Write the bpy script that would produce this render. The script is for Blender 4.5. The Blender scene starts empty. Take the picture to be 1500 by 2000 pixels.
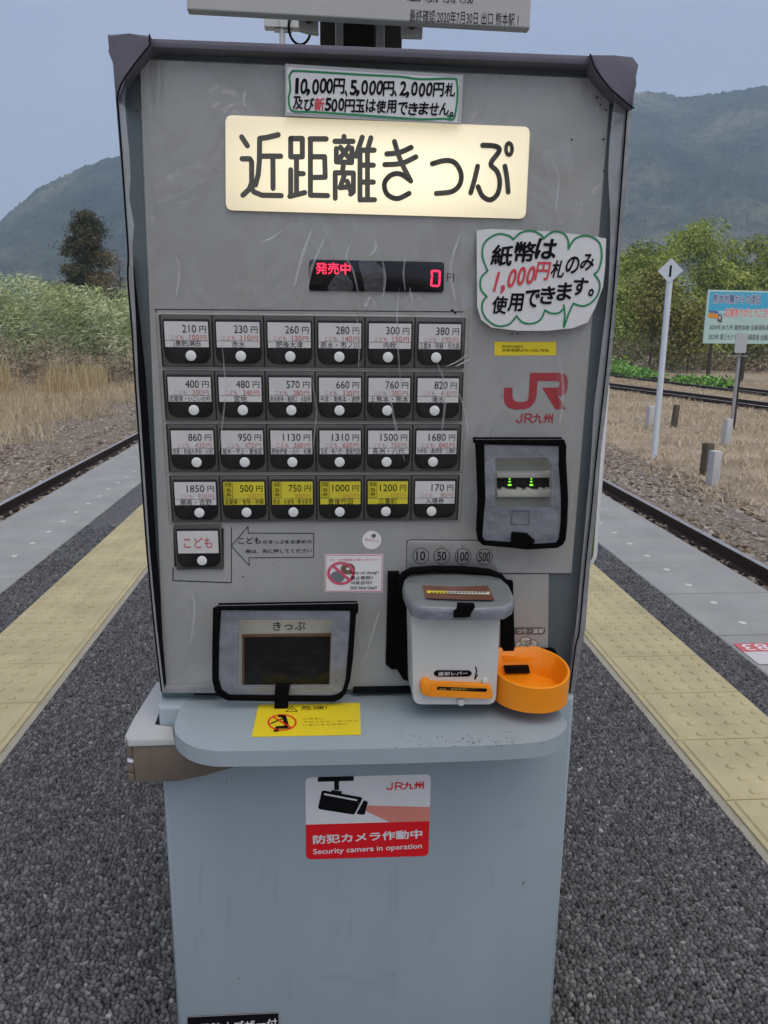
import bpy, bmesh, math, random
import numpy as np
from mathutils import Vector, Matrix

random.seed(7); RNG = np.random.default_rng(11)
scene = bpy.context.scene
COL = scene.collection

# ------------------------------------------------------------------ camera
CAM_H = 1.14
FPX, PITCH, YAW, ROLL = 1502.2, 0.2283, 0.0710, 0.0095     # focal length in pixels of a 1500 x 2000 frame
_cy, _sy, _cp, _sp = math.cos(YAW), math.sin(YAW), math.cos(PITCH), math.sin(PITCH)
FWD = Vector((_sy*_cp, _cy*_cp, -_sp)); _r0 = Vector((_cy, -_sy, 0)); _u0 = _r0.cross(FWD)
RIGHT = _r0*math.cos(ROLL) + _u0*math.sin(ROLL); UP = RIGHT.cross(FWD)
EYE = Vector((0, 0, CAM_H))
cam_d = bpy.data.cameras.new('camera'); cam = bpy.data.objects.new('camera', cam_d); COL.objects.link(cam)
cam.matrix_world = Matrix(((RIGHT.x, UP.x, -FWD.x, EYE.x), (RIGHT.y, UP.y, -FWD.y, EYE.y), (RIGHT.z, UP.z, -FWD.z, EYE.z), (0, 0, 0, 1)))
cam_d.sensor_fit = 'VERTICAL'; cam_d.sensor_height = 24; cam_d.lens = FPX/2000*24
cam_d.clip_start = 0.05; cam_d.clip_end = 6000
scene.camera = cam

# ------------------------------------------------------------------ light
SUN_EL, SUN_AZ = math.radians(66), math.radians(160)       # azimuth measured from +Y towards +X
world = bpy.data.worlds.new('World'); scene.world = world; world.use_nodes = True
wn = world.node_tree; wn.nodes.clear()
sky = wn.nodes.new('ShaderNodeTexSky'); sky.sky_type = 'NISHITA'; sky.sun_disc = False
sky.sun_elevation = SUN_EL; sky.sun_rotation = SUN_AZ; sky.air_density = 1.0; sky.dust_density = 4.5; sky.ozone_density = 1.6
bg = wn.nodes.new('ShaderNodeBackground'); bg.inputs[1].default_value = 0.15
wo = wn.nodes.new('ShaderNodeOutputWorld')
# thin overcast: a pale lavender veil of uneven density over the clear sky
wtc = wn.nodes.new('ShaderNodeTexCoord'); wmp = wn.nodes.new('ShaderNodeMapping'); wmp.inputs['Scale'].default_value = (1.0, 1.0, 2.6)
wnz = wn.nodes.new('ShaderNodeTexNoise'); wnz.inputs['Scale'].default_value = 1.7; wnz.inputs['Detail'].default_value = 4; wnz.inputs['Roughness'].default_value = 0.5
wmr = wn.nodes.new('ShaderNodeMapRange'); wmr.inputs[1].default_value = 0.3; wmr.inputs[2].default_value = 0.7; wmr.inputs[3].default_value = 0.30; wmr.inputs[4].default_value = 0.85
wmx = wn.nodes.new('ShaderNodeMix'); wmx.data_type = 'RGBA'; wmx.inputs[7].default_value = (2.75, 2.85, 3.75, 1)
wn.links.new(wtc.outputs['Generated'], wmp.inputs[0]); wn.links.new(wmp.outputs[0], wnz.inputs['Vector']); wn.links.new(wnz.outputs[0], wmr.inputs[0]); wn.links.new(wmr.outputs[0], wmx.inputs[0])
wn.links.new(sky.outputs[0], wmx.inputs[6]); wn.links.new(wmx.outputs[2], bg.inputs[0]); wn.links.new(bg.outputs[0], wo.inputs[0])
sl = bpy.data.lights.new('sun', 'SUN'); sl.energy = 1.1; sl.angle = math.radians(70); sl.color = (1, 0.90, 0.74)
sun = bpy.data.objects.new('sun', sl); COL.objects.link(sun)
sd = Vector((math.sin(SUN_AZ)*math.cos(SUN_EL), math.cos(SUN_AZ)*math.cos(SUN_EL), math.sin(SUN_EL)))
sun.rotation_euler = sd.to_track_quat('Z', 'Y').to_euler(); sun.location = (0, 0, 30)
scene.view_settings.view_transform = 'Standard'; scene.view_settings.look = 'None'
scene.view_settings.exposure = 0.32; scene.view_settings.gamma = 1.0
scene.cycles.volume_bounces = 1; scene.cycles.max_bounces = 8; scene.cycles.transparent_max_bounces = 12

# ------------------------------------------------------------------ materials
MATS = {}
def mat(name, col, rough=0.5, metal=0.0, var=0.0, vscale=8.0, bump=0.0, bscale=40.0, emit=0.0, coat=0.0, ramp=None, spec=0.5,
        specks=0.0, speck_scale=60.0, streak=0.0, alpha=None, trans=0.0, bdist=0.01):
    """Principled material with noise variation, bump, optional specks; ramp: list of colours picked by the 'rnd' attribute."""
    m = bpy.data.materials.new(name); m.use_nodes = True; nt = m.node_tree; N, L = nt.nodes, nt.links
    b = N['Principled BSDF']; b.inputs['Roughness'].default_value = rough; b.inputs['Metallic'].default_value = metal
    b.inputs['Specular IOR Level'].default_value = spec
    b.inputs['Coat Weight'].default_value = coat; b.inputs['Coat Roughness'].default_value = 0.12
    c4 = (*col, 1); b.inputs['Base Color'].default_value = c4
    tc = N.new('ShaderNodeTexCoord'); src = None
    if ramp:
        at = N.new('ShaderNodeAttribute'); at.attribute_name = 'rnd'
        cr = N.new('ShaderNodeValToRGB'); e = cr.color_ramp.elements
        while len(e) < len(ramp): e.new(0.5)
        for i, c in enumerate(ramp): e[i].position = i/(len(ramp)-1); e[i].color = (*c, 1)
        L.new(at.outputs['Fac'], cr.inputs[0]); src = cr.outputs[0]
    if var > 0:
        nz = N.new('ShaderNodeTexNoise'); nz.inputs['Scale'].default_value = vscale; nz.inputs['Detail'].default_value = 6; nz.inputs['Roughness'].default_value = 0.62
        if streak > 0:
            mp = N.new('ShaderNodeMapping'); mp.inputs['Scale'].default_value = (1, 1, streak); L.new(tc.outputs['Object'], mp.inputs[0]); L.new(mp.outputs[0], nz.inputs['Vector'])
        else: L.new(tc.outputs['Object'], nz.inputs['Vector'])
        mr = N.new('ShaderNodeMapRange'); mr.inputs[1].default_value = 0.3; mr.inputs[2].default_value = 0.7; mr.inputs[3].default_value = 1-var; mr.inputs[4].default_value = 1+var
        L.new(nz.outputs[0], mr.inputs[0])
        mx = N.new('ShaderNodeMix'); mx.data_type = 'RGBA'; mx.blend_type = 'MULTIPLY'; mx.inputs[0].default_value = 1
        if src: L.new(src, mx.inputs[6])
        else: mx.inputs[6].default_value = c4
        L.new(mr.outputs[0], mx.inputs[7]); src = mx.outputs[2]
        rr = N.new('ShaderNodeMapRange'); rr.inputs[3].default_value = max(0, rough-0.1); rr.inputs[4].default_value = min(1, rough+0.1)
        L.new(nz.outputs[0], rr.inputs[0]); L.new(rr.outputs[0], b.inputs['Roughness'])
    if specks > 0:
        vo = N.new('ShaderNodeTexVoronoi'); vo.inputs['Scale'].default_value = speck_scale; L.new(tc.outputs['Object'], vo.inputs['Vector'])
        n2 = N.new('ShaderNodeTexNoise'); n2.inputs['Scale'].default_value = 5; L.new(tc.outputs['Object'], n2.inputs['Vector'])
        sub = N.new('ShaderNodeMath'); sub.operation = 'SUBTRACT'; sub.inputs[1].default_value = 0.47; L.new(n2.outputs[0], sub.inputs[0])
        ml = N.new('ShaderNodeMath'); ml.operation = 'MULTIPLY'; ml.inputs[1].default_value = specks*2.2; L.new(sub.outputs[0], ml.inputs[0])
        lt = N.new('ShaderNodeMath'); lt.operation = 'LESS_THAN'; L.new(vo.outputs['Distance'], lt.inputs[0]); L.new(ml.outputs[0], lt.inputs[1])
        m2 = N.new('ShaderNodeMix'); m2.data_type = 'RGBA'; L.new(lt.outputs[0], m2.inputs[0])
        if src: L.new(src, m2.inputs[6])
        else: m2.inputs[6].default_value = c4
        m2.inputs[7].default_value = (0.03, 0.028, 0.025, 1); src = m2.outputs[2]
    if src: L.new(src, b.inputs['Base Color'])
    if bump > 0:
        bn = N.new('ShaderNodeTexNoise'); bn.inputs['Scale'].default_value = bscale; bn.inputs['Detail'].default_value = 4; L.new(tc.outputs['Object'], bn.inputs['Vector'])
        bp = N.new('ShaderNodeBump'); bp.inputs['Strength'].default_value = bump; bp.inputs['Distance'].default_value = bdist
        L.new(bn.outputs[0], bp.inputs['Height']); L.new(bp.outputs[0], b.inputs['Normal'])
    if emit > 0:
        b.inputs['Emission Color'].default_value = c4; b.inputs['Emission Strength'].default_value = emit
    if trans > 0: b.inputs['Transmission Weight'].default_value = trans
    MATS[name] = m
    return m

def film_mat(name, tint, opac, rough=0.12, gloss=0.25):
    """Clear vinyl: mostly transparent, with a sheen and a slight milky tint."""
    m = bpy.data.materials.new(name); m.use_nodes = True; nt = m.node_tree; N, L = nt.nodes, nt.links
    N.remove(N['Principled BSDF']); out = N['Material Output']
    tr = N.new('ShaderNodeBsdfTransparent'); gl = N.new('ShaderNodeBsdfGlossy'); gl.inputs['Roughness'].default_value = rough
    df = N.new('ShaderNodeBsdfDiffuse'); df.inputs[0].default_value = (*tint, 1)
    tc = N.new('ShaderNodeTexCoord'); bn = N.new('ShaderNodeTexNoise'); bn.inputs['Scale'].default_value = 18; bn.inputs['Detail'].default_value = 3
    L.new(tc.outputs['Object'], bn.inputs['Vector']); bp = N.new('ShaderNodeBump'); bp.inputs['Strength'].default_value = 0.5; bp.inputs['Distance'].default_value = 0.02
    L.new(bn.outputs[0], bp.inputs['Height']); L.new(bp.outputs[0], gl.inputs['Normal'])
    m1 = N.new('ShaderNodeMixShader'); m1.inputs[0].default_value = gloss; L.new(df.outputs[0], m1.inputs[1]); L.new(gl.outputs[0], m1.inputs[2])
    m2 = N.new('ShaderNodeMixShader'); m2.inputs[0].default_value = opac; L.new(tr.outputs[0], m2.inputs[1]); L.new(m1.outputs[0], m2.inputs[2])
    L.new(m2.outputs[0], out.inputs[0]); MATS[name] = m
    return m

mat('panel', (0.315, 0.325, 0.312), 0.42, var=0.16, vscale=2.6, bump=0.04, bscale=14, coat=0.9, specks=0.10, speck_scale=38)
def wavy_coat(m, scale, strength, dist):
    nt = m.node_tree; N, L = nt.nodes, nt.links; b = N['Principled BSDF']; tc = N.new('ShaderNodeTexCoord'); mp = N.new('ShaderNodeMapping'); mp.inputs['Scale'].default_value = (1.6, 1, 0.8); mp.inputs['Rotation'].default_value = (0, 0.5, 0)
    nz = N.new('ShaderNodeTexNoise'); nz.inputs['Scale'].default_value = scale; nz.inputs['Detail'].default_value = 3; nz.inputs['Distortion'].default_value = 1.2
    bp = N.new('ShaderNodeBump'); bp.inputs['Strength'].default_value = strength; bp.inputs['Distance'].default_value = dist
    L.new(tc.outputs['Object'], mp.inputs[0]); L.new(mp.outputs[0], nz.inputs['Vector']); L.new(nz.outputs[0], bp.inputs['Height']); L.new(bp.outputs[0], b.inputs['Coat Normal'])
wavy_coat(MATS['panel'], 7.0, 0.9, 0.03)
mat('row_plate', (0.33, 0.33, 0.32), 0.4, metal=0.25, var=0.12, vscale=9)
mat('cell', (0.085, 0.085, 0.075), 0.4, var=0.25, vscale=14, coat=0.3, spec=0.3)
mat('housing', (0.010, 0.0105, 0.011), 0.3, coat=0.25, spec=0.25)
mat('card', (0.60, 0.60, 0.59), 0.5, var=0.06, vscale=18)
mat('card_yellow', (0.62, 0.55, 0.03), 0.5, var=0.08, vscale=18)
mat('ink', (0.006, 0.006, 0.007), 0.6, spec=0.12)
mat('ink_grey', (0.11, 0.11, 0.11), 0.6)
mat('ink_red', (0.50, 0.10, 0.09), 0.6)
mat('ink_pale_red', (0.48, 0.22, 0.20), 0.6)
mat('ink_orange', (0.55, 0.33, 0.04), 0.6)
mat('lamp_white', (0.74, 0.77, 0.75), 0.3)
mat('lamp_rim', (0.80, 0.82, 0.80), 0.25)
mat('body_blue', (0.315, 0.385, 0.420), 0.42, var=0.055, vscale=7, streak=0.25, bump=0.035, bscale=160, bdist=0.002, specks=0.07, speck_scale=30)
mat('body_slate', (0.105, 0.135, 0.145), 0.45, var=0.14, vscale=6, specks=0.05)
mat('seam', (0.028, 0.029, 0.028), 0.8, spec=0.15)
mat('sign_lit', (0.62, 0.56, 0.42), 0.4)
def backlight():
    # light comes through the panel from tubes behind it: strongest along their height, weaker towards the frame
    m = MATS['sign_lit']; nt = m.node_tree; N, L = nt.nodes, nt.links; b = N['Principled BSDF']; tc = N.new('ShaderNodeTexCoord'); sx = N.new('ShaderNodeSeparateXYZ'); L.new(tc.outputs['Generated'], sx.inputs[0])
    def tri(o, c, w):
        a = N.new('ShaderNodeMath'); a.operation = 'SUBTRACT'; a.inputs[1].default_value = c; L.new(o, a.inputs[0]); q = N.new('ShaderNodeMath'); q.operation = 'ABSOLUTE'; L.new(a.outputs[0], q.inputs[0])
        r = N.new('ShaderNodeMapRange'); r.interpolation_type = 'SMOOTHSTEP'; r.inputs[1].default_value = w; r.inputs[2].default_value = 0.10; r.inputs[3].default_value = 0.0; r.inputs[4].default_value = 1.0; L.new(q.outputs[0], r.inputs[0]); return r.outputs[0]
    ml = N.new('ShaderNodeMath'); ml.operation = 'MULTIPLY'; L.new(tri(sx.outputs[2], 0.40, 0.68), ml.inputs[0]); L.new(tri(sx.outputs[0], 0.5, 0.66), ml.inputs[1])
    r = N.new('ShaderNodeMapRange'); r.inputs[3].default_value = 0.36; r.inputs[4].default_value = 0.74; L.new(ml.outputs[0], r.inputs[0])
    b.inputs['Emission Color'].default_value = (1.0, 0.88, 0.60, 1); L.new(r.outputs[0], b.inputs['Emission Strength'])
backlight()
mat('sign_rim', (0.62, 0.60, 0.50), 0.4)
mat('sign_ink', (0.10, 0.10, 0.085), 0.5)
mat('display', (0.006, 0.006, 0.009), 0.15, coat=0.3, spec=0.3)
mat('led_red', (1.0, 0.03, 0.09), 0.4, emit=1.1)
mat('led_green', (0.25, 1.0, 0.05), 0.4, emit=1.3)
mat('jr_red', (0.34, 0.035, 0.045), 0.4)
mat('paper', (0.70, 0.72, 0.72), 0.35, coat=0.4, bump=0.12, bscale=9, bdist=0.02)
mat('laminate', (0.44, 0.46, 0.45), 0.25, coat=0.6)
mat('marker_black', (0.006, 0.006, 0.007), 0.6, spec=0.12)
mat('marker_green', (0.01, 0.23, 0.09), 0.5)
mat('marker_red', (0.62, 0.05, 0.07), 0.5)
mat('sticker_yellow', (0.78, 0.62, 0.02), 0.4, var=0.04)
mat('sticker_white', (0.76, 0.77, 0.76), 0.4, var=0.04)
mat('sticker_red', (0.76, 0.012, 0.02), 0.45, spec=0.25)
mat('sticker_pink', (0.74, 0.26, 0.20), 0.4)
mat('coin_white', (0.56, 0.585, 0.555), 0.38, var=0.05, vscale=10, bump=0.03, bscale=90, bdist=0.003)
mat('orange', (0.88, 0.28, 0.003), 0.42, var=0.05, vscale=12)
mat('fabric', (0.175, 0.19, 0.215), 0.45, var=0.2, vscale=16, bump=0.7, bscale=16, bdist=0.02, coat=0.35)
mat('fabric_light', (0.16, 0.175, 0.175), 0.35, var=0.15, vscale=14, bump=0.5, bscale=18, bdist=0.012, coat=0.4)
mat('fabric_dark', (0.125, 0.125, 0.16), 0.65, var=0.15, vscale=12, bump=0.25, bscale=30, bdist=0.006)
mat('tape_black', (0.0035, 0.0035, 0.004), 0.9, spec=0.06, bump=0.3, bscale=350, bdist=0.002)
mat('hem_silver', (0.25, 0.265, 0.275), 0.42, var=0.2, vscale=30, bump=0.5, bscale=60, bdist=0.006)
mat('thread_and_shade', (0.006, 0.006, 0.008), 0.9, spec=0.1)
mat('thread_grey', (0.36, 0.37, 0.38), 0.8)
film_mat('film', (0.62, 0.66, 0.68), 0.45)
film_mat('film_crease', (0.75, 0.78, 0.8), 0.30, rough=0.2, gloss=0.4)
film_mat('smudge', (0.05, 0.055, 0.06), 0.04, rough=0.6, gloss=0.0)
film_mat('fold_sheen', (0.6, 0.63, 0.65), 0.10, rough=0.1, gloss=0.6)
film_mat('flap_clear', (0.3, 0.3, 0.3), 0.035, rough=0.12, gloss=0.7)
mat('cream', (0.50, 0.50, 0.44), 0.45, var=0.08)
mat('recess', (0.005, 0.005, 0.005), 0.6, spec=0.1)
mat('brown_trim', (0.16, 0.085, 0.03), 0.5)
mat('copper_brown', (0.14, 0.055, 0.03), 0.35, coat=0.5)
mat('slot_grey', (0.30, 0.32, 0.29), 0.4, var=0.08)
mat('metal_plate', (0.34, 0.35, 0.34), 0.38, metal=0.35, var=0.1, vscale=12)
mat('bracket_top', (0.44, 0.455, 0.455), 0.5, var=0.05)
mat('bracket_side', (0.165, 0.138, 0.108), 0.55, var=0.10, vscale=9, specks=0.05)
mat('post_brown', (0.045, 0.033, 0.027), 0.6, var=0.2)
mat('steel', (0.38, 0.37, 0.36), 0.35, metal=0.5, var=0.15)
mat('galv', (0.42, 0.42, 0.41), 0.45, metal=0.3, var=0.1)
mat('board_white', (0.42, 0.425, 0.42), 0.5, var=0.04, specks=0.04)
mat('white_paint', (0.66, 0.72, 0.77), 0.45, var=0.05)
mat('pale_grey', (0.50, 0.54, 0.54), 0.5, var=0.05)
mat('board_green', (0.07, 0.12, 0.02), 0.4, var=0.2)
mat('sleeper', (0.07, 0.045, 0.035), 0.85, var=0.3)
mat('rail', (0.035, 0.018, 0.014), 0.6, var=0.3, vscale=10)
mat('rail_head', (0.46, 0.44, 0.43), 0.3, metal=0.5, var=0.1)
mat('concrete', (0.30, 0.305, 0.29), 0.75, var=0.15, vscale=3.5, bump=0.06, bscale=120, bdist=0.002)
mat('stud', (0.55, 0.56, 0.52), 0.5)
mat('groove', (0.04, 0.04, 0.038), 0.9)
mat('tactile', (0.45, 0.395, 0.22), 0.65, var=0.18, vscale=5, bump=0.05, bscale=200, bdist=0.002, specks=0.03, speck_scale=20)
mat('tactile_edge', (0.33, 0.31, 0.24), 0.75, var=0.12)
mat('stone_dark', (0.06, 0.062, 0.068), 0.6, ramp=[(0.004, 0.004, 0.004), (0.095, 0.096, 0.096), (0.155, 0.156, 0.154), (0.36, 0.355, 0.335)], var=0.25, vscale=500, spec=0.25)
mat('ballast', (0.2, 0.18, 0.15), 0.85, ramp=[(0.13, 0.095, 0.065), (0.26, 0.20, 0.14), (0.34, 0.30, 0.25), (0.20, 0.155, 0.11), (0.46, 0.43, 0.38)], var=0.25, vscale=30)
mat('concrete_post', (0.50, 0.51, 0.51), 0.7, var=0.1, vscale=12)
mat('wood_post', (0.10, 0.085, 0.06), 0.8, var=0.2, vscale=14)
mat('earth', (0.33, 0.265, 0.185), 0.95, var=0.35, vscale=0.9, bump=0.5, bscale=6, bdist=0.1)
mat('grass_dry', (0.3, 0.24, 0.12), 0.8, ramp=[(0.30, 0.21, 0.13), (0.46, 0.36, 0.23), (0.58, 0.48, 0.31), (0.50, 0.41, 0.27), (0.66, 0.58, 0.40)])
mat('grass_tan', (0.3, 0.24, 0.12), 0.8, ramp=[(0.36, 0.22, 0.10), (0.52, 0.40, 0.20), (0.64, 0.54, 0.31), (0.60, 0.51, 0.29)])
mat('brush_brown', (0.1, 0.07, 0.05), 0.85, ramp=[(0.08, 0.055, 0.04), (0.19, 0.14, 0.09), (0.34, 0.26, 0.18), (0.16, 0.18, 0.08), (0.48, 0.39, 0.29)])
mat('bamboo_pale', (0.1, 0.14, 0.05), 0.65, ramp=[(0.07, 0.10, 0.035), (0.30, 0.37, 0.14), (0.52, 0.58, 0.27), (0.46, 0.55, 0.33), (0.70, 0.71, 0.44)])
mat('bamboo_green', (0.1, 0.14, 0.05), 0.65, ramp=[(0.03, 0.05, 0.010), (0.16, 0.22, 0.04), (0.42, 0.49, 0.09), (0.30, 0.41, 0.10), (0.66, 0.67, 0.16)])
mat('bush_yellow', (0.2, 0.2, 0.05), 0.65, ramp=[(0.10, 0.11, 0.02), (0.22, 0.21, 0.04), (0.33, 0.29, 0.05)])
mat('conifer', (0.05, 0.05, 0.02), 0.75, ramp=[(0.022, 0.022, 0.012), (0.06, 0.06, 0.025), (0.09, 0.10, 0.035), (0.26, 0.15, 0.05)])
mat('bark', (0.09, 0.07, 0.055), 0.9, var=0.3, vscale=10)
mat('twig', (0.16, 0.14, 0.125), 0.9, var=0.2)
mat('weed', (0.08, 0.2, 0.03), 0.6, ramp=[(0.07, 0.19, 0.03), (0.16, 0.38, 0.07), (0.30, 0.50, 0.08)])
mat('billboard_face', (0.47, 0.66, 0.60), 0.5)
mat('billboard_cyan', (0.06, 0.44, 0.66), 0.5)
mat('text_navy', (0.10, 0.14, 0.30), 0.5)
mat('text_red', (0.75, 0.16, 0.14), 0.5)
mat('text_slate', (0.16, 0.19, 0.20), 0.5)
mat('white', (0.75, 0.76, 0.76), 0.5)
mat('pink_red', (0.56, 0.12, 0.13), 0.6)
mat('floor_white', (0.56, 0.55, 0.55), 0.6)
mat('coin_grey', (0.16, 0.18, 0.21), 0.5)
mat('coin_brown', (0.17, 0.11, 0.06), 0.5)
mat('sticker_crimson', (0.60, 0.09, 0.16), 0.5)

def asphalt_mat():
    m = mat('asphalt', (0.075, 0.077, 0.083), 0.75); nt = m.node_tree; N, L = nt.nodes, nt.links; b = N['Principled BSDF']
    tc = N.new('ShaderNodeTexCoord')
    vo = N.new('ShaderNodeTexVoronoi'); vo.inputs['Scale'].default_value = 95; L.new(tc.outputs['Object'], vo.inputs['Vector'])
    cr = N.new('ShaderNodeValToRGB'); e = cr.color_ramp.elements; e[0].color = (0.04, 0.04, 0.04, 1); e[1].color = (0.17, 0.17, 0.168, 1)
    L.new(vo.outputs['Color'], cr.inputs[0]); L.new(cr.outputs[0], b.inputs['Base Color'])
    bp = N.new('ShaderNodeBump'); bp.invert = True; bp.inputs['Distance'].default_value = 0.006; L.new(vo.outputs['Distance'], bp.inputs['Height']); L.new(bp.outputs[0], b.inputs['Normal'])
asphalt_mat()

# ------------------------------------------------------------------ object helpers
WM = {}                                                     # world matrix of each built object
def tag(o, label=None, cat=None, group=None, kind=None):
    if label: o['label'] = label
    if cat: o['category'] = cat
    if group: o['group'] = group
    if kind: o['kind'] = kind
    return o
def thing(name, loc, label, cat, group=None):
    o = bpy.data.objects.new(name, None); COL.objects.link(o); o.location = loc; WM[o.name] = Matrix.Translation(loc)
    return tag(o, label, cat, group)
I4 = Matrix.Identity(4)
def place(o, frame, parent):
    """Give an object whose mesh is written in FRAME its matrix, under PARENT."""
    WM[o.name] = frame.copy()
    if parent is not None:
        o.parent = parent; o.matrix_basis = WM[parent.name].inverted() @ frame
    else: o.matrix_basis = frame
def at(F, px, py, n=0.0):
    """Where the line of sight through a photo pixel meets the plane that lies n in front of frame F: (u, w)."""
    d = FWD*FPX + RIGHT*(px-750) + UP*(1000-py); Fi = F.inverted()
    o = Fi @ EYE; v = Fi.to_3x3() @ d; t = (-n - o.y)/v.y
    return (o.x+v.x*t, o.z+v.z*t)
def pts(F, lst, n=0.0): return [at(F, x, y, n) for x, y in lst]
def plane_frame(origin, rz=0.0, tilt=0.0):                  # u = right, n = towards -Y, w = up
    return Matrix.Translation(origin) @ Matrix.Rotation(rz, 4, 'Z') @ Matrix.Rotation(tilt, 4, 'X')
def flat_frame(z): return Matrix(((1, 0, 0, 0), (0, 0, 1, 0), (0, -1, 0, z), (0, 0, 0, 1)))   # u = X, w = Y, n = up

GLYPH = {}
def glyphs(s, off):
    k = (s, off)
    if k not in GLYPH:
        c = bpy.data.curves.new('lettering', 'FONT'); c.body = s; c.size = 1; c.offset = off; c.resolution_u = 3
        o = bpy.data.objects.new('lettering', c); m = bpy.data.meshes.new_from_object(o)
        v = [(p.co.x, p.co.y) for p in m.vertices]; f = [tuple(p.vertices) for p in m.polygons]
        bpy.data.objects.remove(o); bpy.data.curves.remove(c); bpy.data.meshes.remove(m)
        GLYPH[k] = (v, f)
    return GLYPH[k]

class MB:
    """Collects faces in local (u, w, n) coordinates; build() links them as ONE mesh object."""
    def __init__(s): s.bm = bmesh.new(); s.mats = []; s.k = 0
    def mi(s, name):
        if name not in s.mats: s.mats.append(name)
        return s.mats.index(name)
    def v(s, u, w, n): return s.bm.verts.new((u, -n, w))
    def face(s, vs, m):
        try: f = s.bm.faces.new(vs); f.material_index = s.mi(m); return f
        except ValueError: return None
    def prism(s, out, n0, n1, m, bevel=0.0, seg=2, side=None):
        a = sum(out[i][0]*out[(i+1) % len(out)][1]-out[(i+1) % len(out)][0]*out[i][1] for i in range(len(out)))
        if a < 0: out = out[::-1]
        A = [s.v(u, w, n0) for u, w in out]; B = [s.v(u, w, n1) for u, w in out]; k = len(out)
        fs = [s.face(B, m), s.face(A[::-1], m)]
        for i in range(k): fs.append(s.face([A[i], A[(i+1) % k], B[(i+1) % k], B[i]], side or m))
        if bevel > 0:
            es = [e for e in fs[0].edges]
            bmesh.ops.bevel(s.bm, geom=es, offset=bevel, segments=seg, affect='EDGES', profile=0.5, material=-1)
    def flat(s, out, n, m):
        a = sum(out[i][0]*out[(i+1) % len(out)][1]-out[(i+1) % len(out)][0]*out[i][1] for i in range(len(out)))
        if a < 0: out = out[::-1]
        s.face([s.v(u, w, n) for u, w in out], m)
    def poly3(s, p3, m): s.face([s.v(*p) for p in p3], m)
    def loft(s, rings, m, cap0=True, cap1=True, closed=True, mats=None):
        R = [[s.v(*p) for p in r] for r in rings]; k = len(R[0])
        for j in range(len(R)-1):
            mm = mats[j] if mats else m
            for i in range(k if closed else k-1): s.face([R[j][i], R[j][(i+1) % k], R[j+1][(i+1) % k], R[j+1][i]], mm)
        if cap0: s.face(R[0][::-1], m)
        if cap1: s.face(R[-1], mats[-1] if mats else m)
    def tube(s, p3, r, m, seg=8):
        P = [Vector(p) for p in p3]; rings = []
        for i, p in enumerate(P):
            t = (P[min(i+1, len(P)-1)]-P[max(i-1, 0)]).normalized()
            a = t.cross(Vector((0, 0, 1)));
            if a.length < 0.01: a = t.cross(Vector((1, 0, 0)))
            a.normalize(); b = t.cross(a); rr = r[i] if isinstance(r, (list, tuple)) else r
            rings.append([tuple(p+a*math.cos(2*math.pi*q/seg)*rr+b*math.sin(2*math.pi*q/seg)*rr) for q in range(seg)])
        s.loft(rings, m)
    def disc(s, u, w, r, n0, n1, m, seg=24, bevel=0.0, ry=None):
        ry = ry or r
        s.prism([(u+r*math.cos(2*math.pi*i/seg), w+ry*math.sin(2*math.pi*i/seg)) for i in range(seg)], n0, n1, m, bevel)
    def stroke(s, p, wd, n, m, caps=True):
        """A line of constant width drawn on the plane, with round ends and joints."""
        n += 0.00001*(s.k % 40); s.k += 1
        for i in range(len(p)-1):
            (x0, y0), (x1, y1) = p[i], p[i+1]; L = math.hypot(x1-x0, y1-y0)
            if L < 1e-7: continue
            a, b = -(y1-y0)/L*wd/2, (x1-x0)/L*wd/2
            s.flat([(x0+a, y0+b), (x0-a, y0-b), (x1-a, y1-b), (x1+a, y1+b)], n+0.000004*(i % 2), m)
        if caps:
            for i, (x, y) in enumerate(p): s.flat([(x+wd/2*math.cos(math.pi*q/6), y+wd/2*math.sin(math.pi*q/6)) for q in range(12)], n+0.000008, m)
    def text(s, t, box, n, m, off=0.0, mode='fit', al='c', shear=0.0, rot=0.0):
        """Lettering inside box (u0, w0, u1, w1). fit: stretched to it; keep: same shape, as tall as the box, aligned l/c/r and squeezed if too wide."""
        V, F = glyphs(t, 0.0); xs = [a for a, b in V]; ys = [b for a, b in V]
        x0, x1, y0, y1 = min(xs), max(xs), min(ys), max(ys); u0, w0, u1, w1 = box
        sy = (w1-w0)/(y1-y0); sx = (u1-u0)/(x1-x0)
        if mode == 'keep':
            if sy < sx: sx = sy
            tw = (x1-x0)*sx; u0 = u0 if al == 'l' else (u1-tw if al == 'r' else (u0+u1-tw)/2)
        c, q = math.cos(rot), math.sin(rot); cx, cy = (box[0]+box[2])/2, (w0+w1)/2
        sh = [(0, 0)]+([(off*math.cos(k*math.pi/4), off*math.sin(k*math.pi/4)) for k in range(8)] if off > 0 else [])   # bold: the glyph laid down again, slightly shifted
        for k, (da, db) in enumerate(sh):
            vs = []
            for a, b in V:
                u = u0+(a-x0+da)*sx+shear*(b-y0)*sy; w = w0+(b-y0+db)*sy
                vs.append(s.v(cx+(u-cx)*c-(w-cy)*q, cy+(u-cx)*q+(w-cy)*c, n+k*0.000012))
            for f in F: s.face([vs[i] for i in f], m)
    def ring(s, outer, inner, nf, m, N=72, thick=0.003):
        """A flat frame between two outlines, bulging by nf(u, w)."""
        cx = sum(p[0] for p in inner)/len(inner); cy = sum(p[1] for p in inner)/len(inner)
        def hit(out, a):
            dx, dy = math.cos(a), math.sin(a); best = 0
            for i in range(len(out)):
                (x0, y0), (x1, y1) = out[i], out[(i+1) % len(out)]; ex, ey = x1-x0, y1-y0; den = dx*ey-dy*ex
                if abs(den) < 1e-12: continue
                t = ((x0-cx)*ey-(y0-cy)*ex)/den; q = ((x0-cx)*dy-(y0-cy)*dx)/den
                if t > 0 and -1e-6 <= q <= 1+1e-6: best = max(best, t)
            return (cx+dx*best, cy+dy*best)
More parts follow.
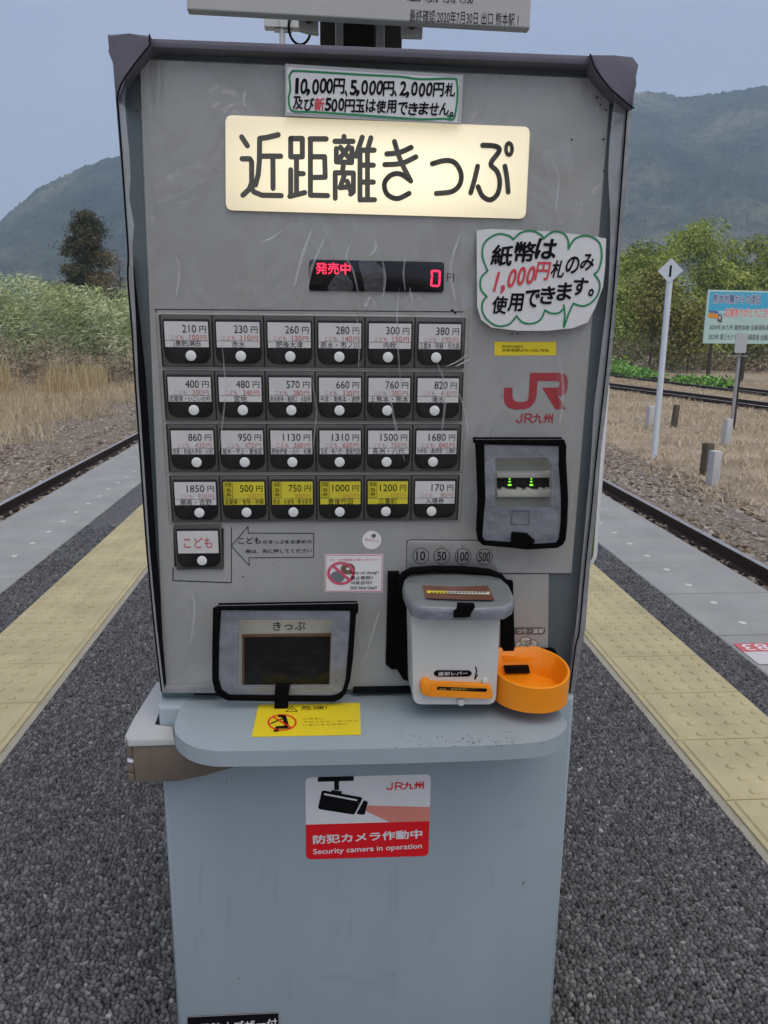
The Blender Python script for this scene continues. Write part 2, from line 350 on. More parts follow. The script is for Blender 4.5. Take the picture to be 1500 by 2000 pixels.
        angs = sorted(set([2*math.pi*i/N for i in range(N)] + [math.atan2(y-cy, x-cx) % (2*math.pi) for x, y in list(outer)+list(inner)]))
        O = [hit(outer, a) for a in angs]; I = [hit(inner, a) for a in angs]; M = [((a[0]+b[0])/2, (a[1]+b[1])/2) for a, b in zip(O, I)]
        k = len(angs)
        rs = [[s.v(u, w, nf(u, w)-thick) for u, w in O], [s.v(u, w, nf(u, w)) for u, w in O], [s.v(u, w, nf(u, w)+thick*0.3) for u, w in M],
              [s.v(u, w, nf(u, w)) for u, w in I], [s.v(u, w, nf(u, w)-thick) for u, w in I]]
        for j in range(4):
            for i in range(k): s.face([rs[j][i], rs[j][(i+1) % k], rs[j+1][(i+1) % k], rs[j+1][i]], m)
    def build(s, name, parent=None, frame=I4, smooth=None):
        me = bpy.data.meshes.new(name); s.bm.normal_update()
        if smooth is not None:
            bmesh.ops.recalc_face_normals(s.bm, faces=s.bm.faces)
        s.bm.to_mesh(me); s.bm.free()
        for m in s.mats: me.materials.append(MATS[m])
        if smooth is not None:
            me.polygons.foreach_set('use_smooth', [True]*len(me.polygons)); me.set_sharp_from_angle(angle=math.radians(smooth))
        o = bpy.data.objects.new(name, me); COL.objects.link(o); place(o, frame, parent)
        return o

def raw_mesh(name, verts, faces, material, parent=None, rnd=None, smooth=False, frame=I4):
    """Mesh from numpy arrays (faces: one array of equal-sized polygons); rnd: one value per face or per vertex."""
    me = bpy.data.meshes.new(name); verts = np.asarray(verts, np.float32); faces = np.asarray(faces, np.int32); k = faces.shape[1]
    me.vertices.add(len(verts)); me.vertices.foreach_set('co', verts.ravel())
    me.loops.add(faces.size); me.loops.foreach_set('vertex_index', faces.ravel())
    me.polygons.add(len(faces)); me.polygons.foreach_set('loop_start', np.arange(0, faces.size, k, dtype=np.int32)); me.polygons.foreach_set('loop_total', np.full(len(faces), k, np.int32))
    if smooth: me.polygons.foreach_set('use_smooth', np.ones(len(faces), bool))
    me.update(calc_edges=True)
    if rnd is not None:
        a = me.attributes.new('rnd', 'FLOAT', 'POINT' if len(rnd) == len(verts) else 'FACE'); a.data.foreach_set('value', np.asarray(rnd, np.float32))
    me.materials.append(MATS[material]); o = bpy.data.objects.new(name, me); COL.objects.link(o); place(o, frame, parent)
    return o

def rounded(u0, w0, u1, w1, r, seg=5):
    if not isinstance(r, (list, tuple)): r = (r,)*4          # bl, br, tr, tl
    P = []
    for (cx, cy, a0), q in zip(((u0+r[0], w0+r[0], 180), (u1-r[1], w0+r[1], 270), (u1-r[2], w1-r[2], 0), (u0+r[3], w1-r[3], 90)), r):
        if q <= 0: P.append((cx, cy)); continue
        P += [(cx+q*math.cos(math.radians(a0+90*i/seg)), cy+q*math.sin(math.radians(a0+90*i/seg))) for i in range(seg+1)]
    return P
def smooth_line(p, k=6, closed=False):
    """Catmull-Rom curve through the points."""
    n = len(p); out = []
    for i in range(n if closed else n-1):
        q = [p[(i+j) % n] if closed else p[max(0, min(n-1, i+j))] for j in (-1, 0, 1, 2)]
        for j in range(k):
            t = j/k
            out.append(tuple(0.5*((2*q[1][c])+(-q[0][c]+q[2][c])*t+(2*q[0][c]-5*q[1][c]+4*q[2][c]-q[3][c])*t*t+(-q[0][c]+3*q[1][c]-3*q[2][c]+q[3][c])*t**3) for c in range(2)))
    if not closed: out.append(p[-1])
    return out

# ------------------------------------------------------------------ the platform and the ground
GZ = -1.0
def sheet(name, x0, x1, y0, y1, z, m, kind='structure'):
    return tag(raw_mesh(name, [(x0, y0, z), (x1, y0, z), (x1, y1, z), (x0, y1, z)], [(0, 1, 2, 3)], m), kind=kind)
sheet('ground', -2500, 2500, -400, 4000, GZ-0.13, 'earth'); sheet('field', -2400, -6.7, -300, 3900, GZ-0.02, 'earth'); sheet('field', 5.3, 2400, -300, 3900, GZ-0.02, 'earth')

pb = MB(); PF = flat_frame(0)
pb.prism([(-1.99, -4), (2.0, -4), (2.0, 45), (-1.99, 45)], GZ-0.02, -0.012, 'asphalt', side='concrete')
tag(pb.build('platform', None, PF), kind='structure')

def kerb(name, x0, x1, ph, pitch, xs, stud0, stud_pitch):
    b = MB(); y = ph
    while y > -3: y -= pitch
    while y < 42:
        b.prism([(x0, y+0.006), (x1, y+0.006), (x1, y+pitch-0.006), (x0, y+pitch-0.006)], -0.10, 0.0, 'concrete', bevel=0.004, seg=1); y += pitch
    b.prism([(x0+0.004, -4), (x1-0.004, -4), (x1-0.004, 44), (x0+0.004, 44)], -0.14, -0.007, 'groove')
    y = stud0
    while y > 0.5: y -= stud_pitch
    while y < 30: b.disc(xs, y, 0.017, 0.0, 0.003, 'stud', 12, bevel=0.001); y += stud_pitch
    return tag(b.build(name, None, PF), kind='structure')
kerb('platform_edge_paving', 1.507, 2.01, 2.731, 0.4925, 1.675, 2.85, 0.2425)
kerb('platform_edge_paving', -2.007, -1.466, 3.564, 0.4985, -1.632, 3.942, 0.2495)

def tactile(xin, xout, ph, pitch):
    b = MB(); sgn = 1 if xout > xin else -1; y = ph
    while y > -2.5: y -= pitch
    lo, hi = min(xin, xout), max(xin, xout)
    b.prism([(lo, -3), (hi, -3), (hi, 40), (lo, 40)], -0.012, -0.003, 'tactile_edge')
    while y < 38:
        a0, a1 = xin+sgn*0.022, xout-sgn*0.004
        b.prism([(min(a0, a1), y+0.0025), (max(a0, a1), y+0.0025), (max(a0, a1), y+pitch-0.0025), (min(a0, a1), y+pitch-0.0025)], -0.004, 0.003, 'tactile', bevel=0.0015, seg=1)
        if 0.5 < y < 16:
            c = xin+sgn*0.052
            b.prism([(c-0.014, y+0.010), (c+0.014, y+0.010), (c+0.014, y+pitch-0.012), (c-0.014, y+pitch-0.012)], 0.003, 0.0075, 'tactile', bevel=0.0035, seg=1)
            for i in range(5):
                for j in range(5):
                    u = xout-sgn*(0.032+0.0575*i); w = y+pitch*(j+0.5)/5; sg = 10 if y < 5 else 6
                    r = [[(u+q*math.cos(2*math.pi*k/sg), w+q*math.sin(2*math.pi*k/sg), n) for k in range(sg)] for q, n in ((0.0130, 0.003), (0.0112, 0.0072), (0.0070, 0.0088))]
                    b.loft(r, 'tactile', cap0=False)
        y += pitch
    return tag(b.build('tactile_paving', None, PF), kind='structure')
tactile(0.965, 1.341, 2.54, 0.2935)
tactile(-0.893, -1.274, 2.582, 0.2985)

def porous_asphalt(x0, x1, y0, y1, cell=0.0100):
    """Asphalt surface modelled stone by stone as a height field."""
    ys = [y0]
    while ys[-1] < y1: ys.append(ys[-1]+0.0019*max(0.9, ys[-1])**1.25)
    ys = np.array(ys); xs = np.arange(x0, x1+0.0019, 0.0021); X, Y = np.meshgrid(xs, ys)
    gx, gy = X/cell, Y/cell; ix, iy = np.floor(gx).astype(int), np.floor(gy).astype(int)
    def h(a, b, s): return np.modf(np.abs(np.sin(a*127.1+b*311.7+s*74.7)*43758.5453))[0]
    f1 = np.full(X.shape, 9.0); f2 = np.full(X.shape, 9.0); rid = np.zeros(X.shape); tx = np.zeros(X.shape); ty = np.zeros(X.shape)
    for dx in (-1, 0, 1):
        for dy in (-1, 0, 1):
            a, b = ix+dx, iy+dy; px, py = a+0.08+0.84*h(a, b, 1), b+0.08+0.84*h(a, b, 2); wt = 0.68+0.64*h(a, b, 5); asp = 0.82+0.5*h(a, b, 8)
            d = np.hypot((gx-px)*asp, (gy-py)/asp)*wt; near = d < f1
            f2 = np.where(near, f1, np.minimum(f2, d)); rid = np.where(near, h(a, b, 3), rid)
            tx = np.where(near, (gx-px)*(h(a, b, 6)-0.5), tx); ty = np.where(near, (gy-py)*(h(a, b, 7)-0.5), ty); f1 = np.where(near, d, f1)
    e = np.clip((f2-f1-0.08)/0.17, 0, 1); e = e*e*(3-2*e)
    Z = -0.0080+0.0058*e*(0.7+0.4*rid)+0.0046*(tx+ty)*e
    V = np.stack([X, Y, Z], -1).reshape(-1, 3); nx, ny = len(xs), len(ys)
    i = np.arange(nx*ny).reshape(ny, nx); F = np.stack([i[:-1, :-1], i[:-1, 1:], i[1:, 1:], i[1:, :-1]], -1).reshape(-1, 4)
    tone = np.clip(0.24+0.55*h(np.floor(rid*9999), np.floor(rid*777), 4)**1.4+0.2*(rid > 0.965), 0, 1)*np.clip(e*1.15-0.05, 0, 1)   # gaps painted near black: bitumen plus the shade between stones
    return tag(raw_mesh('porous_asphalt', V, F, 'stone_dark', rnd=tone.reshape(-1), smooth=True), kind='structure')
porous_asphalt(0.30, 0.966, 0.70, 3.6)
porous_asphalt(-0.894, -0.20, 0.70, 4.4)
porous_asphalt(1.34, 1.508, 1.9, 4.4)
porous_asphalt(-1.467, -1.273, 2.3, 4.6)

# ------------------------------------------------------------------ the ticket machine
TILT = 0.0428
PANEL = plane_frame((0, 1.0203, CAM_H), 0, math.atan(TILT))     # u right, w up along the panel, n towards the viewer
def A(px, py, n=0.0): return at(PANEL, px, py, n)
def AL(lst, n=0.0): return [at(PANEL, x, y, n) for x, y in lst]
BODY = plane_frame((0, 1.020, 0))
root = thing('ticket_machine', (0.055, 1.25, 0), 'light blue ticket vending machine with lit header sign and rows of price buttons', 'ticket machine')

# cabinet: lower box, upper box that follows the slight lean of the panel
b = MB(); UL, UR = -0.247, 0.357
b.prism(rounded(UL, -1.22, UR, -0.435, 0.004), 0, 0, 'body_blue') if False else None
b.prism([(UL, 0.02), (UR, 0.02), (UR, 0.62), (UL, 0.62)], -0.40, 0.0, 'body_blue', bevel=0.006, seg=3)
b.prism([(UL+0.02, 0.0), (UR-0.02, 0.0), (UR-0.02, 0.02), (UL+0.02, 0.02)], -0.38, -0.02, 'seam')
cab = b.build('cabinet', root, BODY, smooth=35)
b = MB()
WT = A(700, 95)[1]
b.prism([(UL, -0.52), (UR+0.004, -0.52), (UR+0.012, WT), (UL-0.004, WT)], -0.38, -0.004, 'body_slate', bevel=0.004, seg=2)
b.build('upper_cabinet', root, PANEL, smooth=35)
# front plate
b = MB()
b.prism(AL([(271, 114), (1196, 153), (1117, 1121), (967, 1117), (967, 1347), (320, 1347)]), -0.003, 0.0, 'panel', bevel=0.0012, seg=1)
b.prism(AL([(968, 1122), (1072, 1122), (1070, 1346), (967, 1346)]), -0.003, -0.0008, 'panel')
for p in ([(308, 612), (303, 604), (905, 609)], [(452, 1030), (452, 1138), (338, 1134)], [(966, 1117), (968, 1340)]):
    b.stroke(AL(p, 0.0003), 0.0011, 0.0004, 'seam', caps=False)
for p in ([(338, 1108), (338, 1134), (450, 1138)], [(700, 1343), (805, 1340)]):
    b.stroke(AL(p, 0.0003), 0.0015, 0.0004, 'seam', caps=False)
for x, y, r in ((224+24, 292, 0), (281, 178, 2), (268, 217, 3), (421, 332, 2), (388, 130, 2), (979, 152, 2), (1172, 205, 3), (1183, 215, 3), (1166, 190, 4), (1178, 272, 4), (1180, 334, 3), (1117, 273, 3), (1131, 403, 2), (1176, 427, 2), (883, 606, 5), (888, 611, 4),
                (534, 1102, 2), (541, 1113, 2), (475, 1126, 3), (795, 1031, 2), (430, 1150, 2), (977, 744, 2), (980, 775, 2), (1188, 165, 4), (1178, 172, 4), (1000, 652, 3), (1012, 652, 3), (1080, 656, 2)):
    if r: b.flat([(u+0.00035*r*(1.5+0.6*math.sin(7*k+x))*math.cos(k*1.05), w+0.00035*r*(0.8+0.3*math.sin(5*k+y))*math.sin(k*1.05)) for k in range(6) for u, w in [A(x, y)]], 0.0006, 'ink_grey' if r == 2 else 'ink')
b.build('front_plate', root, PANEL, smooth=35)

# illuminated header sign
b = MB()
sg = [A(441, 226), A(1034, 249), A(1025, 428), A(442, 411)]
def inset(q, r, k=5):                                     # quad with rounded corners
    out = []
    for i in range(4):
        p, a, c = Vector(q[i]), Vector(q[i-1]), Vector(q[(i+1) % 4]); da, dc = (a-p).normalized()*r, (c-p).normalized()*r
        for j in range(k+1):
            t = j/k; out.append(tuple(p+da*(1-t)**2+dc*t**2))
    return out
b.prism(inset(sg, 0.007), 0.0002, 0.004, 'sign_lit', bevel=0.0015, side='sign_rim')
Z1 = lambda L: AL([(200+x*0.36667, y*0.36667) for x, y in L], 0.0045)
Z2 = lambda L: AL([(700+x*0.4, y*0.4) for x, y in L], 0.0045)
T1 = [[(742, 730), (772, 776)], [(744, 846), (785, 846), (795, 862), (795, 975), (782, 1008), (748, 1040)], [(790, 990), (806, 1022), (850, 1040), (953, 1042)],
      [(936, 718), (880, 732), (838, 738), (836, 860), (830, 930), (815, 985)], [(838, 832), (950, 832)], [(908, 832), (909, 1003)],
      [(1003, 738), (1065, 738), (1065, 835), (1003, 835), (1003, 738)], [(1034, 838), (1034, 1030)], [(1003, 905), (1003, 1044)], [(1034, 925), (1070, 925)], [(998, 1046), (1078, 1026)],
      [(1106, 740), (1192, 740)], [(1108, 740), (1108, 1040), (1200, 1042)], [(1108, 835), (1184, 835), (1187, 944), (1108, 946)],
      [(1287, 728), (1287, 750)], [(1238, 753), (1335, 753)], [(1268, 785), (1310, 838)], [(1312, 782), (1266, 842)], [(1246, 792), (1246, 862), (1328, 866), (1329, 790)],
      [(1285, 868), (1278, 918)], [(1240, 1056), (1240, 920), (1337, 922), (1337, 1022), (1322, 1034)], [(1288, 936), (1266, 1000), (1308, 996)], [(1304, 966), (1324, 1022)],
      [(1384, 732), (1350, 832)], [(1372, 796), (1372, 1066)], [(1430, 735), (1413, 796)], [(1372, 800), (1448, 800)], [(1372, 880), (1444, 880)], [(1372, 970), (1444, 970)], [(1372, 1064), (1450, 1064)], [(1412, 800), (1412, 1062)]]
for L in T1: b.stroke(Z1(L), 0.0062, 0.0045, 'sign_ink')
T2 = [[(138, 752), (200, 745), (258, 720)], [(128, 804), (210, 798), (281, 766)], [(176, 692), (206, 785), (256, 884)], [(256, 884), (205, 850), (158, 856), (127, 896), (140, 948), (190, 970), (248, 944)],
      [(360, 800), (425, 784), (472, 796), (501, 848), (494, 902), (455, 936), (380, 945)],
      [(606, 710), (655, 712), (684, 722), (684, 744), (646, 800), (676, 836), (690, 885), (680, 945), (645, 976), (606, 958), (584, 912)], [(582, 812), (566, 880), (548, 942)], [(715, 812), (725, 870), (731, 938)]]
for L in T2: b.stroke(Z2(smooth_line(L, 5) if len(L) > 2 else L), 0.0062, 0.0045, 'sign_ink')
b.stroke(Z2([(735+15*math.cos(k*math.pi/8), 728+29*math.sin(k*math.pi/8)) for k in range(17)]), 0.0048, 0.0045, 'sign_ink')
b.build('header_sign', root, PANEL, smooth=30)

# status display
b = MB()
b.prism(inset([A(604, 507), A(867, 512), A(866, 571), A(603, 568)], 0.004), 0.0002, 0.0022, 'display', bevel=0.0006)
disp = b.build('display', root, PANEL, smooth=30)
b = MB()
u0, w0 = A(617, 535, 0.0025); u1, w1 = A(684, 514, 0.0025)
b.text('発売中', (u0, w0, u1, w1), 0.0026, 'led_red', off=0.012)
S7 = [[(843, 530), (844, 541)], [(843, 545), (842, 556)], [(846, 529), (857, 529.5)], [(859, 531), (858.5, 542)], [(858.5, 546), (857.5, 557)], [(844, 558), (855, 558.5)]]
for p in S7: b.stroke(AL(p, 0.0026), 0.0026, 0.0026, 'led_red')
b.build('readout', disp, PANEL)
b = MB(); u0, w0 = A(873, 550); u1, w1 = A(887, 534)
b.text('円', (u0, w0, u1, w1), 0.0006, 'ink')
# printed arrow for the child fare button
Zc = lambda x, y: (280+x*0.22667, 820+y*0.22667)
ar = [Zc(*p) for p in ((902, 918), (904, 975), (1468, 977), (1468, 1183), (910, 1188), (913, 1255), (758, 1086), (902, 918))]
b.stroke(AL(ar), 0.0010, 0.0005, 'ink', caps=False)
def jr_line(b, u0, w0, u1, w1, n, m):
    c = (u1-u0)/3.7; h = w1-w0; f = lambda x0, wd, L: [(x0+wd*a, w0+h*(0.04+0.92*q)) for a, q in L]
    b.stroke(f(u0, c*0.72, [(0.80, 1), (0.80, 0.26), (0.62, 0.03), (0.28, 0.03), (0.08, 0.25)]), h*0.17, n, m)
    b.stroke(f(u0+c*0.86, c*0.80, [(0.08, 0), (0.08, 1), (0.70, 1), (0.92, 0.76), (0.70, 0.48), (0.08, 0.48)]), h*0.17, n, m); b.stroke(f(u0+c*0.86, c*0.80, [(0.52, 0.46), (0.94, 0)]), h*0.17, n, m)
    b.text('九', (u0+c*1.74, w0, u0+c*2.66, w1), n, m, off=0.03); b.text('州', (u0+c*2.78, w0, u1, w1), n, m, off=0.03)
def tpx(b, t, x0, y0, x1, y1, n, m, **k):                 # lettering in a pixel box (x0, y0 = top left)
    u0, w0 = A(x0, y1, n); u1, w1 = A(x1, y0, n); b.text(t, (u0, w0, u1, w1), n, m, **k)
tpx(b, 'こども', *Zc(820, 1012), *Zc(1010, 1068), 0.0006, 'ink', off=0.008)
tpx(b, 'のきっぷをお求めの', *Zc(1030, 1032), *Zc(1450, 1070), 0.0006, 'ink', off=0.01)
tpx(b, '時は、先に押してください', *Zc(884, 1110), *Zc(1450, 1150), 0.0006, 'ink', off=0.01)
b.build('printed_legend', root, PANEL)
# company emblem
b = MB(); J = lambda L: AL([(880+x*0.25, 620+y*0.25) for x, y in L])
b.flat(J([(420, 548), (483, 548), (484, 618), (490, 642), (508, 656), (535, 661), (572, 660), (597, 650), (610, 622), (620, 432), (858, 432), (888, 440), (909, 462), (917, 500), (913, 555), (900, 590), (880, 606), (860, 612), (838, 612),
           (903, 717), (820, 717), (715, 548), (832, 548), (846, 540), (853, 524), (850, 505), (838, 496), (680, 495), (672, 610), (656, 662), (625, 698), (580, 716), (500, 718), (450, 706), (424, 676), (415, 630)]), 0.0005, 'jr_red')
ju = A(880+508*.25, 620+822*.25); jv = A(880+800*.25, 620+752*.25); jr_line(b, ju[0], ju[1], jv[0], jv[1], 0.0005, 'jr_red')
b.build('company_emblem', root, PANEL)

# price buttons
LP, X0, W0, DW = 0.063, -0.1766, (1.1101-CAM_H)*1.0009, 0.0693
DATA = [[('210', '100', '(豊肥)瀬田'), ('230', '110', '赤水'), ('260', '130', '肥後大津'), ('280', '140', '原水・市ノ川'), ('300', '150', '内牧'), ('380', '190', '三里木・阿蘇・光の森')],
        [('400', '200', '武蔵塚・いこいの村'), ('480', '240', '宮地'), ('570', '280', '新水前寺・竜田口・水前寺'), ('660', '330', '平成・南熊本・波野'), ('760', '380', '上熊本・熊本'), ('820', '410', '滝水')],
        [('860', '430', '西里・崇城大学前・川尻'), ('950', '470', '植木・宇土・豊後荻'), ('1130', '560', '肥後伊倉・小川・松橋'), ('1310', '650', '玉名・新八代・豊後竹田'), ('1500', '750', '長洲・八代'), ('1680', '840', '大牟田・(鹿)荒尾・三重町')],
        [('1850', '920', '瀬高・吉野'), ('500', '250', '武蔵塚・宮地・阿蘇'), ('750', '380', '熊本・水前寺・新水前寺'), ('1000', '500', '豊後竹田'), ('1200', '600', '三重町'), ('170', '80', '入場券')]]
b = MB(); XM = X0+2.5*LP; CP = 0.0646
for j in range(4):
    w = W0-DW*j
    b.prism(rounded(XM-3*CP-0.006, w-0.0165, XM+3*CP+0.006, w+0.0525, 0.002, 2), 0.0, 0.0016, 'row_plate', bevel=0.0008, seg=1)
    b.prism(rounded(XM-3*CP-0.0015, w-0.0142, XM+3*CP+0.0015, w+0.0505, 0.001, 1), 0.0014, 0.0024, 'seam')
b.build('button_bank', root, PANEL, smooth=35)
def price_button(cx, lx, w, kind, price, child, place_name):
    b = MB()
    b.prism([(cx-CP/2+0.0006, w-0.0137), (cx+CP/2-0.0006, w-0.0137), (cx+CP/2-0.0006, w+0.0500), (cx-CP/2+0.0006, w+0.0500)], 0.001, 0.0048, 'cell', bevel=0.0014, seg=2)
    b.prism(rounded(cx-0.0292, w-0.0095, cx+0.0292, w+0.0455, (0.012, 0.012, 0.002, 0.002)), 0.0040, 0.0062, 'housing', bevel=0.0008, seg=2)
    o = b.build('price_button', root, PANEL, smooth=35)
    b = MB(); c0, c1, d0, d1 = cx-0.0272, cx+0.0272, w+0.0108, w+0.0424; n = 0.0070; ye = kind == 'y'
    b.prism([(c0, d0), (c1, d0), (c1, d1), (c0, d1)], 0.0058, 0.0067, 'card_yellow' if ye else 'card')
    if kind == 'child':
        b.text('こども', (cx-0.019, w+0.0185, cx+0.019, w+0.0335), n, 'ink_red', off=0.01)
    else:
        b.text('円', (c1-0.0108, w+0.0290, c1-0.0024, w+0.0372), n, 'ink')
        b.text(price, (c0+0.005, w+0.0290, c1-0.0145, w+0.0385), n, 'ink', mode='keep', al='r') if False else b.text(price, (c1-0.0145-0.0059*len(price), w+0.0288, c1-0.0150, w+0.0384), n, 'ink')
        rc = 'ink_orange' if ye else ('ink_pale_red' if price in ('380', '400', '760', '820', '170', '1500', '860', '950', '1850') else 'ink_red')
        b.text('円', (c1-0.0098, w+0.0196, c1-0.0028, w+0.0256), n, rc)
        b.text(child, (c1-0.0112-0.0042*len(child), w+0.0196, c1-0.0116, w+0.0262), n, rc)
        if not ye: b.text('こども', (c0+0.0075, w+0.0200, c0+0.0235, w+0.0256), n, rc)
        else:
            b.stroke([(c0+0.0015, w+0.0205), (c0+0.0120, w+0.0205), (c0+0.0120, w+0.0412), (c0+0.0015, w+0.0412), (c0+0.0015, w+0.0205)], 0.0005, n, 'ink', caps=False)
            for k, ch in enumerate('特急券'): b.text(ch, (c0+0.0028, w+0.0350-0.0066*k, c0+0.0108, w+0.0406-0.0066*k), n, 'ink')
        b.stroke([(c0, w+0.0190), (c1, w+0.0190)], 0.0005, n, 'ink_grey', caps=False)
        L = len(place_name); ht = 0.0080 if L < 7 else 0.0072
        b.text(place_name, (c0+0.0012, w+0.0148-ht/2, c1-0.0012, w+0.0148+ht/2), n, 'ink', mode='keep' if L < 8 else 'fit')
    b.build('price_card', o, PANEL)
    b = MB(); b.disc(lx, w, 0.0066, 0.0058, 0.0072, 'lamp_rim', 24, 0.0004); b.disc(lx, w, 0.0058, 0.0070, 0.0075, 'lamp_white', 24, 0.0003)
    b.build('button_lamp', o, PANEL, smooth=35)
    return o
for j in range(4):
    for i in range(6):
        p = DATA[j][i]; ye = j == 3 and 1 <= i <= 4
        o = price_button(XM+(i-2.5)*CP, X0+i*LP, W0-DW*j, 'y' if ye else 'w', *p)
        if ye: o['label'] = 'express ticket button with yellow card reading %s' % p[0]
wk = A(396, 1092)[1]; xk = A(389, 1070)[0]
b = MB(); b.prism(AL([(339, 1031), (437, 1032), (437, 1107), (341, 1106)]), 0.0, 0.0018, 'seam'); b.build('button_surround', root, PANEL)
o = price_button(xk, A(396, 1092)[0], wk, 'child', '', '', ''); o['label'] = 'child fare button with red writing on a white card'

# round sticker, coin sticker, telephone sticker
b = MB(); u, w = A(726, 1055); b.disc(u, w, 0.0133, 0.0, 0.0006, 'sticker_white', 28); b.text('使用不可', (u-0.010, w-0.0025, u+0.010, w+0.002), 0.0009, 'ink_pale_red', rot=-0.2); u2, w2 = A(730, 1046); b.disc(u2, w2, 0.003, 0.0006, 0.0011, 'ink_grey', 12)
tag(b.build('sticker', root, PANEL), 'round white sticker with red writing')
b = MB(); Zd = lambda x, y: (380+x*0.25333, 1020+y*0.25333)
q = [Zd(1005, 245), Zd(1455, 245), Zd(1450, 540), Zd(1003, 538)]; b.flat(AL(q), 0.0004, 'sticker_white')
b.stroke(AL([Zd(1014, 253), Zd(1447, 253), Zd(1442, 532), Zd(1011, 530), Zd(1014, 253)]), 0.0010, 0.0006, 'sticker_crimson', caps=False)
tpx(b, '1円・5円硬貨は使えません!!', *Zd(1042, 277), *Zd(1416, 302), 0.0007, 'sticker_crimson')
def ell(cx, cy, rx, ry, k=28): return [Zd(cx+rx*math.cos(2*math.pi*i/k), cy+ry*math.sin(2*math.pi*i/k)) for i in range(k)]
b.flat(AL(ell(1182, 358, 56, 44)), 0.00055, 'coin_brown'); b.flat(AL(ell(1182, 358, 14, 10)), 0.0006, 'sticker_white'); b.flat(AL(ell(1100, 422, 56, 46)), 0.00065, 'coin_grey')
e = ell(1128, 392, 96, 80); b.stroke(AL(e+[e[0]]), 0.0040, 0.0009, 'sticker_crimson', caps=False); b.stroke(AL([Zd(1068, 335), Zd(1195, 445)]), 0.0040, 0.0010, 'sticker_crimson', caps=False)
for t, x1, y0, y1 in (('cấm sử dụng!!', 1418, 372, 404), ('禁止使用!!', 1372, 414, 442), ('사용금지!!', 1368, 452, 480), ('DO Not Use!!', 1404, 492, 517)):
    tpx(b, t, *Zd(1204, y0), *Zd(x1, y1), 0.0016, 'ink', off=0.012)
tag(b.build('sticker', root, PANEL), 'white sticker with red border and crossed out coins')
b = MB(); Zf = lambda x, y: (880+x*0.25, 620+y*0.25)
b.flat(AL([Zf(342, 190), Zf(823, 190), Zf(823, 296), Zf(340, 298)]), 0.0004, 'sticker_yellow')
tpx(b, '[緊急時の連絡先]', *Zf(400, 218), *Zf(568, 238), 0.0007, 'ink'); tpx(b, '水前寺駅:070-1425-7590', *Zf(400, 243), *Zf(768, 270), 0.0007, 'ink')
tag(b.build('sticker', root, PANEL), 'narrow yellow telephone number sticker')

# banknote inlet behind its flap
b = MB()
b.prism(AL([Zf(300, 1060), Zf(800, 1060), Zf(800, 1500), Zf(300, 1500)]), 0.0, 0.002, 'slot_grey')
b.prism(AL([Zf(345, 1195), Zf(772, 1195), Zf(772, 1240), Zf(345, 1240)]), 0.002, 0.012, 'cream', bevel=0.002)
b.prism(AL([Zf(362, 1242), Zf(764, 1242), Zf(764, 1330), Zf(362, 1330)]), 0.002, 0.004, 'recess')
for x in (400, 520, 590, 690, 740): b.prism(AL([Zf(x-22, 1345), Zf(x-6, 1318), Zf(x+26, 1326), Zf(x+34, 1345)]), 0.004, 0.007, 'cream')
b.prism(AL([Zf(352, 1338), Zf(770, 1338), Zf(770, 1392), Zf(352, 1392)]), 0.002, 0.010, 'cream', bevel=0.002)
bi = b.build('banknote_slot', root, PANEL, smooth=35)
b = MB()
for x in (456, 625):
    for y, r in ((1303, 16), (1277, 10), (1256, 8)):
        u, w = A(*Zf(x, y)); b.disc(u, w, 0.00017*r, 0.004, 0.0045, 'led_green', 12, ry=0.00008*r)
b.build('indicator_light', bi, PANEL)

# coin value plate and coin unit
Zg = lambda x, y: (740+x*0.26667, 1030+y*0.26667)
b = MB()
b.prism(inset(AL([Zg(207, 92), Zg(862, 98), Zg(865, 330), Zg(203, 330)]), 0.006), 0.0, 0.0015, 'metal_plate', bevel=0.0006)
b.stroke(AL([Zg(203, 330), Zg(207, 100), Zg(235, 90), Zg(850, 96)]), 0.0012, 0.0006, 'seam', caps=False)
for x, y, t in ((307, 208, '10'), (461, 210, '50'), (616, 213, '100'), (773, 216, '500')):
    cc = AL([Zg(x+58*math.cos(k*math.pi/14), y+58*math.sin(k*math.pi/14)) for k in range(29)], 0.0016); b.stroke(cc, 0.0008, 0.0018, 'ink', caps=False)
    hw = 33 if len(t) == 2 else 43; tpx(b, t, *Zg(x-hw, y-33), *Zg(x+hw, y+33), 0.0018, 'ink', off=0.01)
for x in (461, 616): u, w = A(*Zg(x, 126)); b.disc(u, w, 0.0025, 0.0012, 0.0028, 'steel', 12, 0.0008)
b.build('coin_value_plate', root, PANEL, smooth=35)
CN = 0.078                                                 # how far the coin unit stands out
b = MB()
def box_ring(n, grow=0.0): return None
o0 = inset(AL([Zg(238, 600), Zg(893, 600), Zg(858, 1296), Zg(250, 1296)], CN), 0.012)
cxm = sum(p[0] for p in o0)/len(o0)
rings = [[(u, w, n) for u, w in [(cxm+(u-cxm)*k, w) for u, w in o0]] for n, k in ((0.0, 1.02), (CN-0.006, 1.008), (CN-0.0015, 1.0), (CN, 0.985))]
b.loft(rings, 'coin_white')
cu = b.build('coin_unit', root, PANEL, smooth=50)
NB = CN+0.0004
def tpn(b, t, x0, y0, x1, y1, n, m, **k): tpx(b, t, *Zg(x0, y0), *Zg(x1, y1), n, m, **k)
b = MB(); b.flat(inset(AL([Zg(402, 1045), Zg(682, 1047), Zg(678, 1094), Zg(402, 1094)], NB), 0.0065, 6), NB, 'ink'); tpn(b, '返却レバー', 434, 1055, 650, 1086, NB+0.0003, 'white', off=0.01)
b.stroke(AL([Zg(708, 1024), Zg(716, 1050), Zg(704, 1112)], NB), 0.0020, NB, 'ink'); b.stroke(AL([Zg(704, 1112), Zg(724, 1080)], NB), 0.0014, NB, 'ink')
b.build('lever_legend', cu, PANEL)
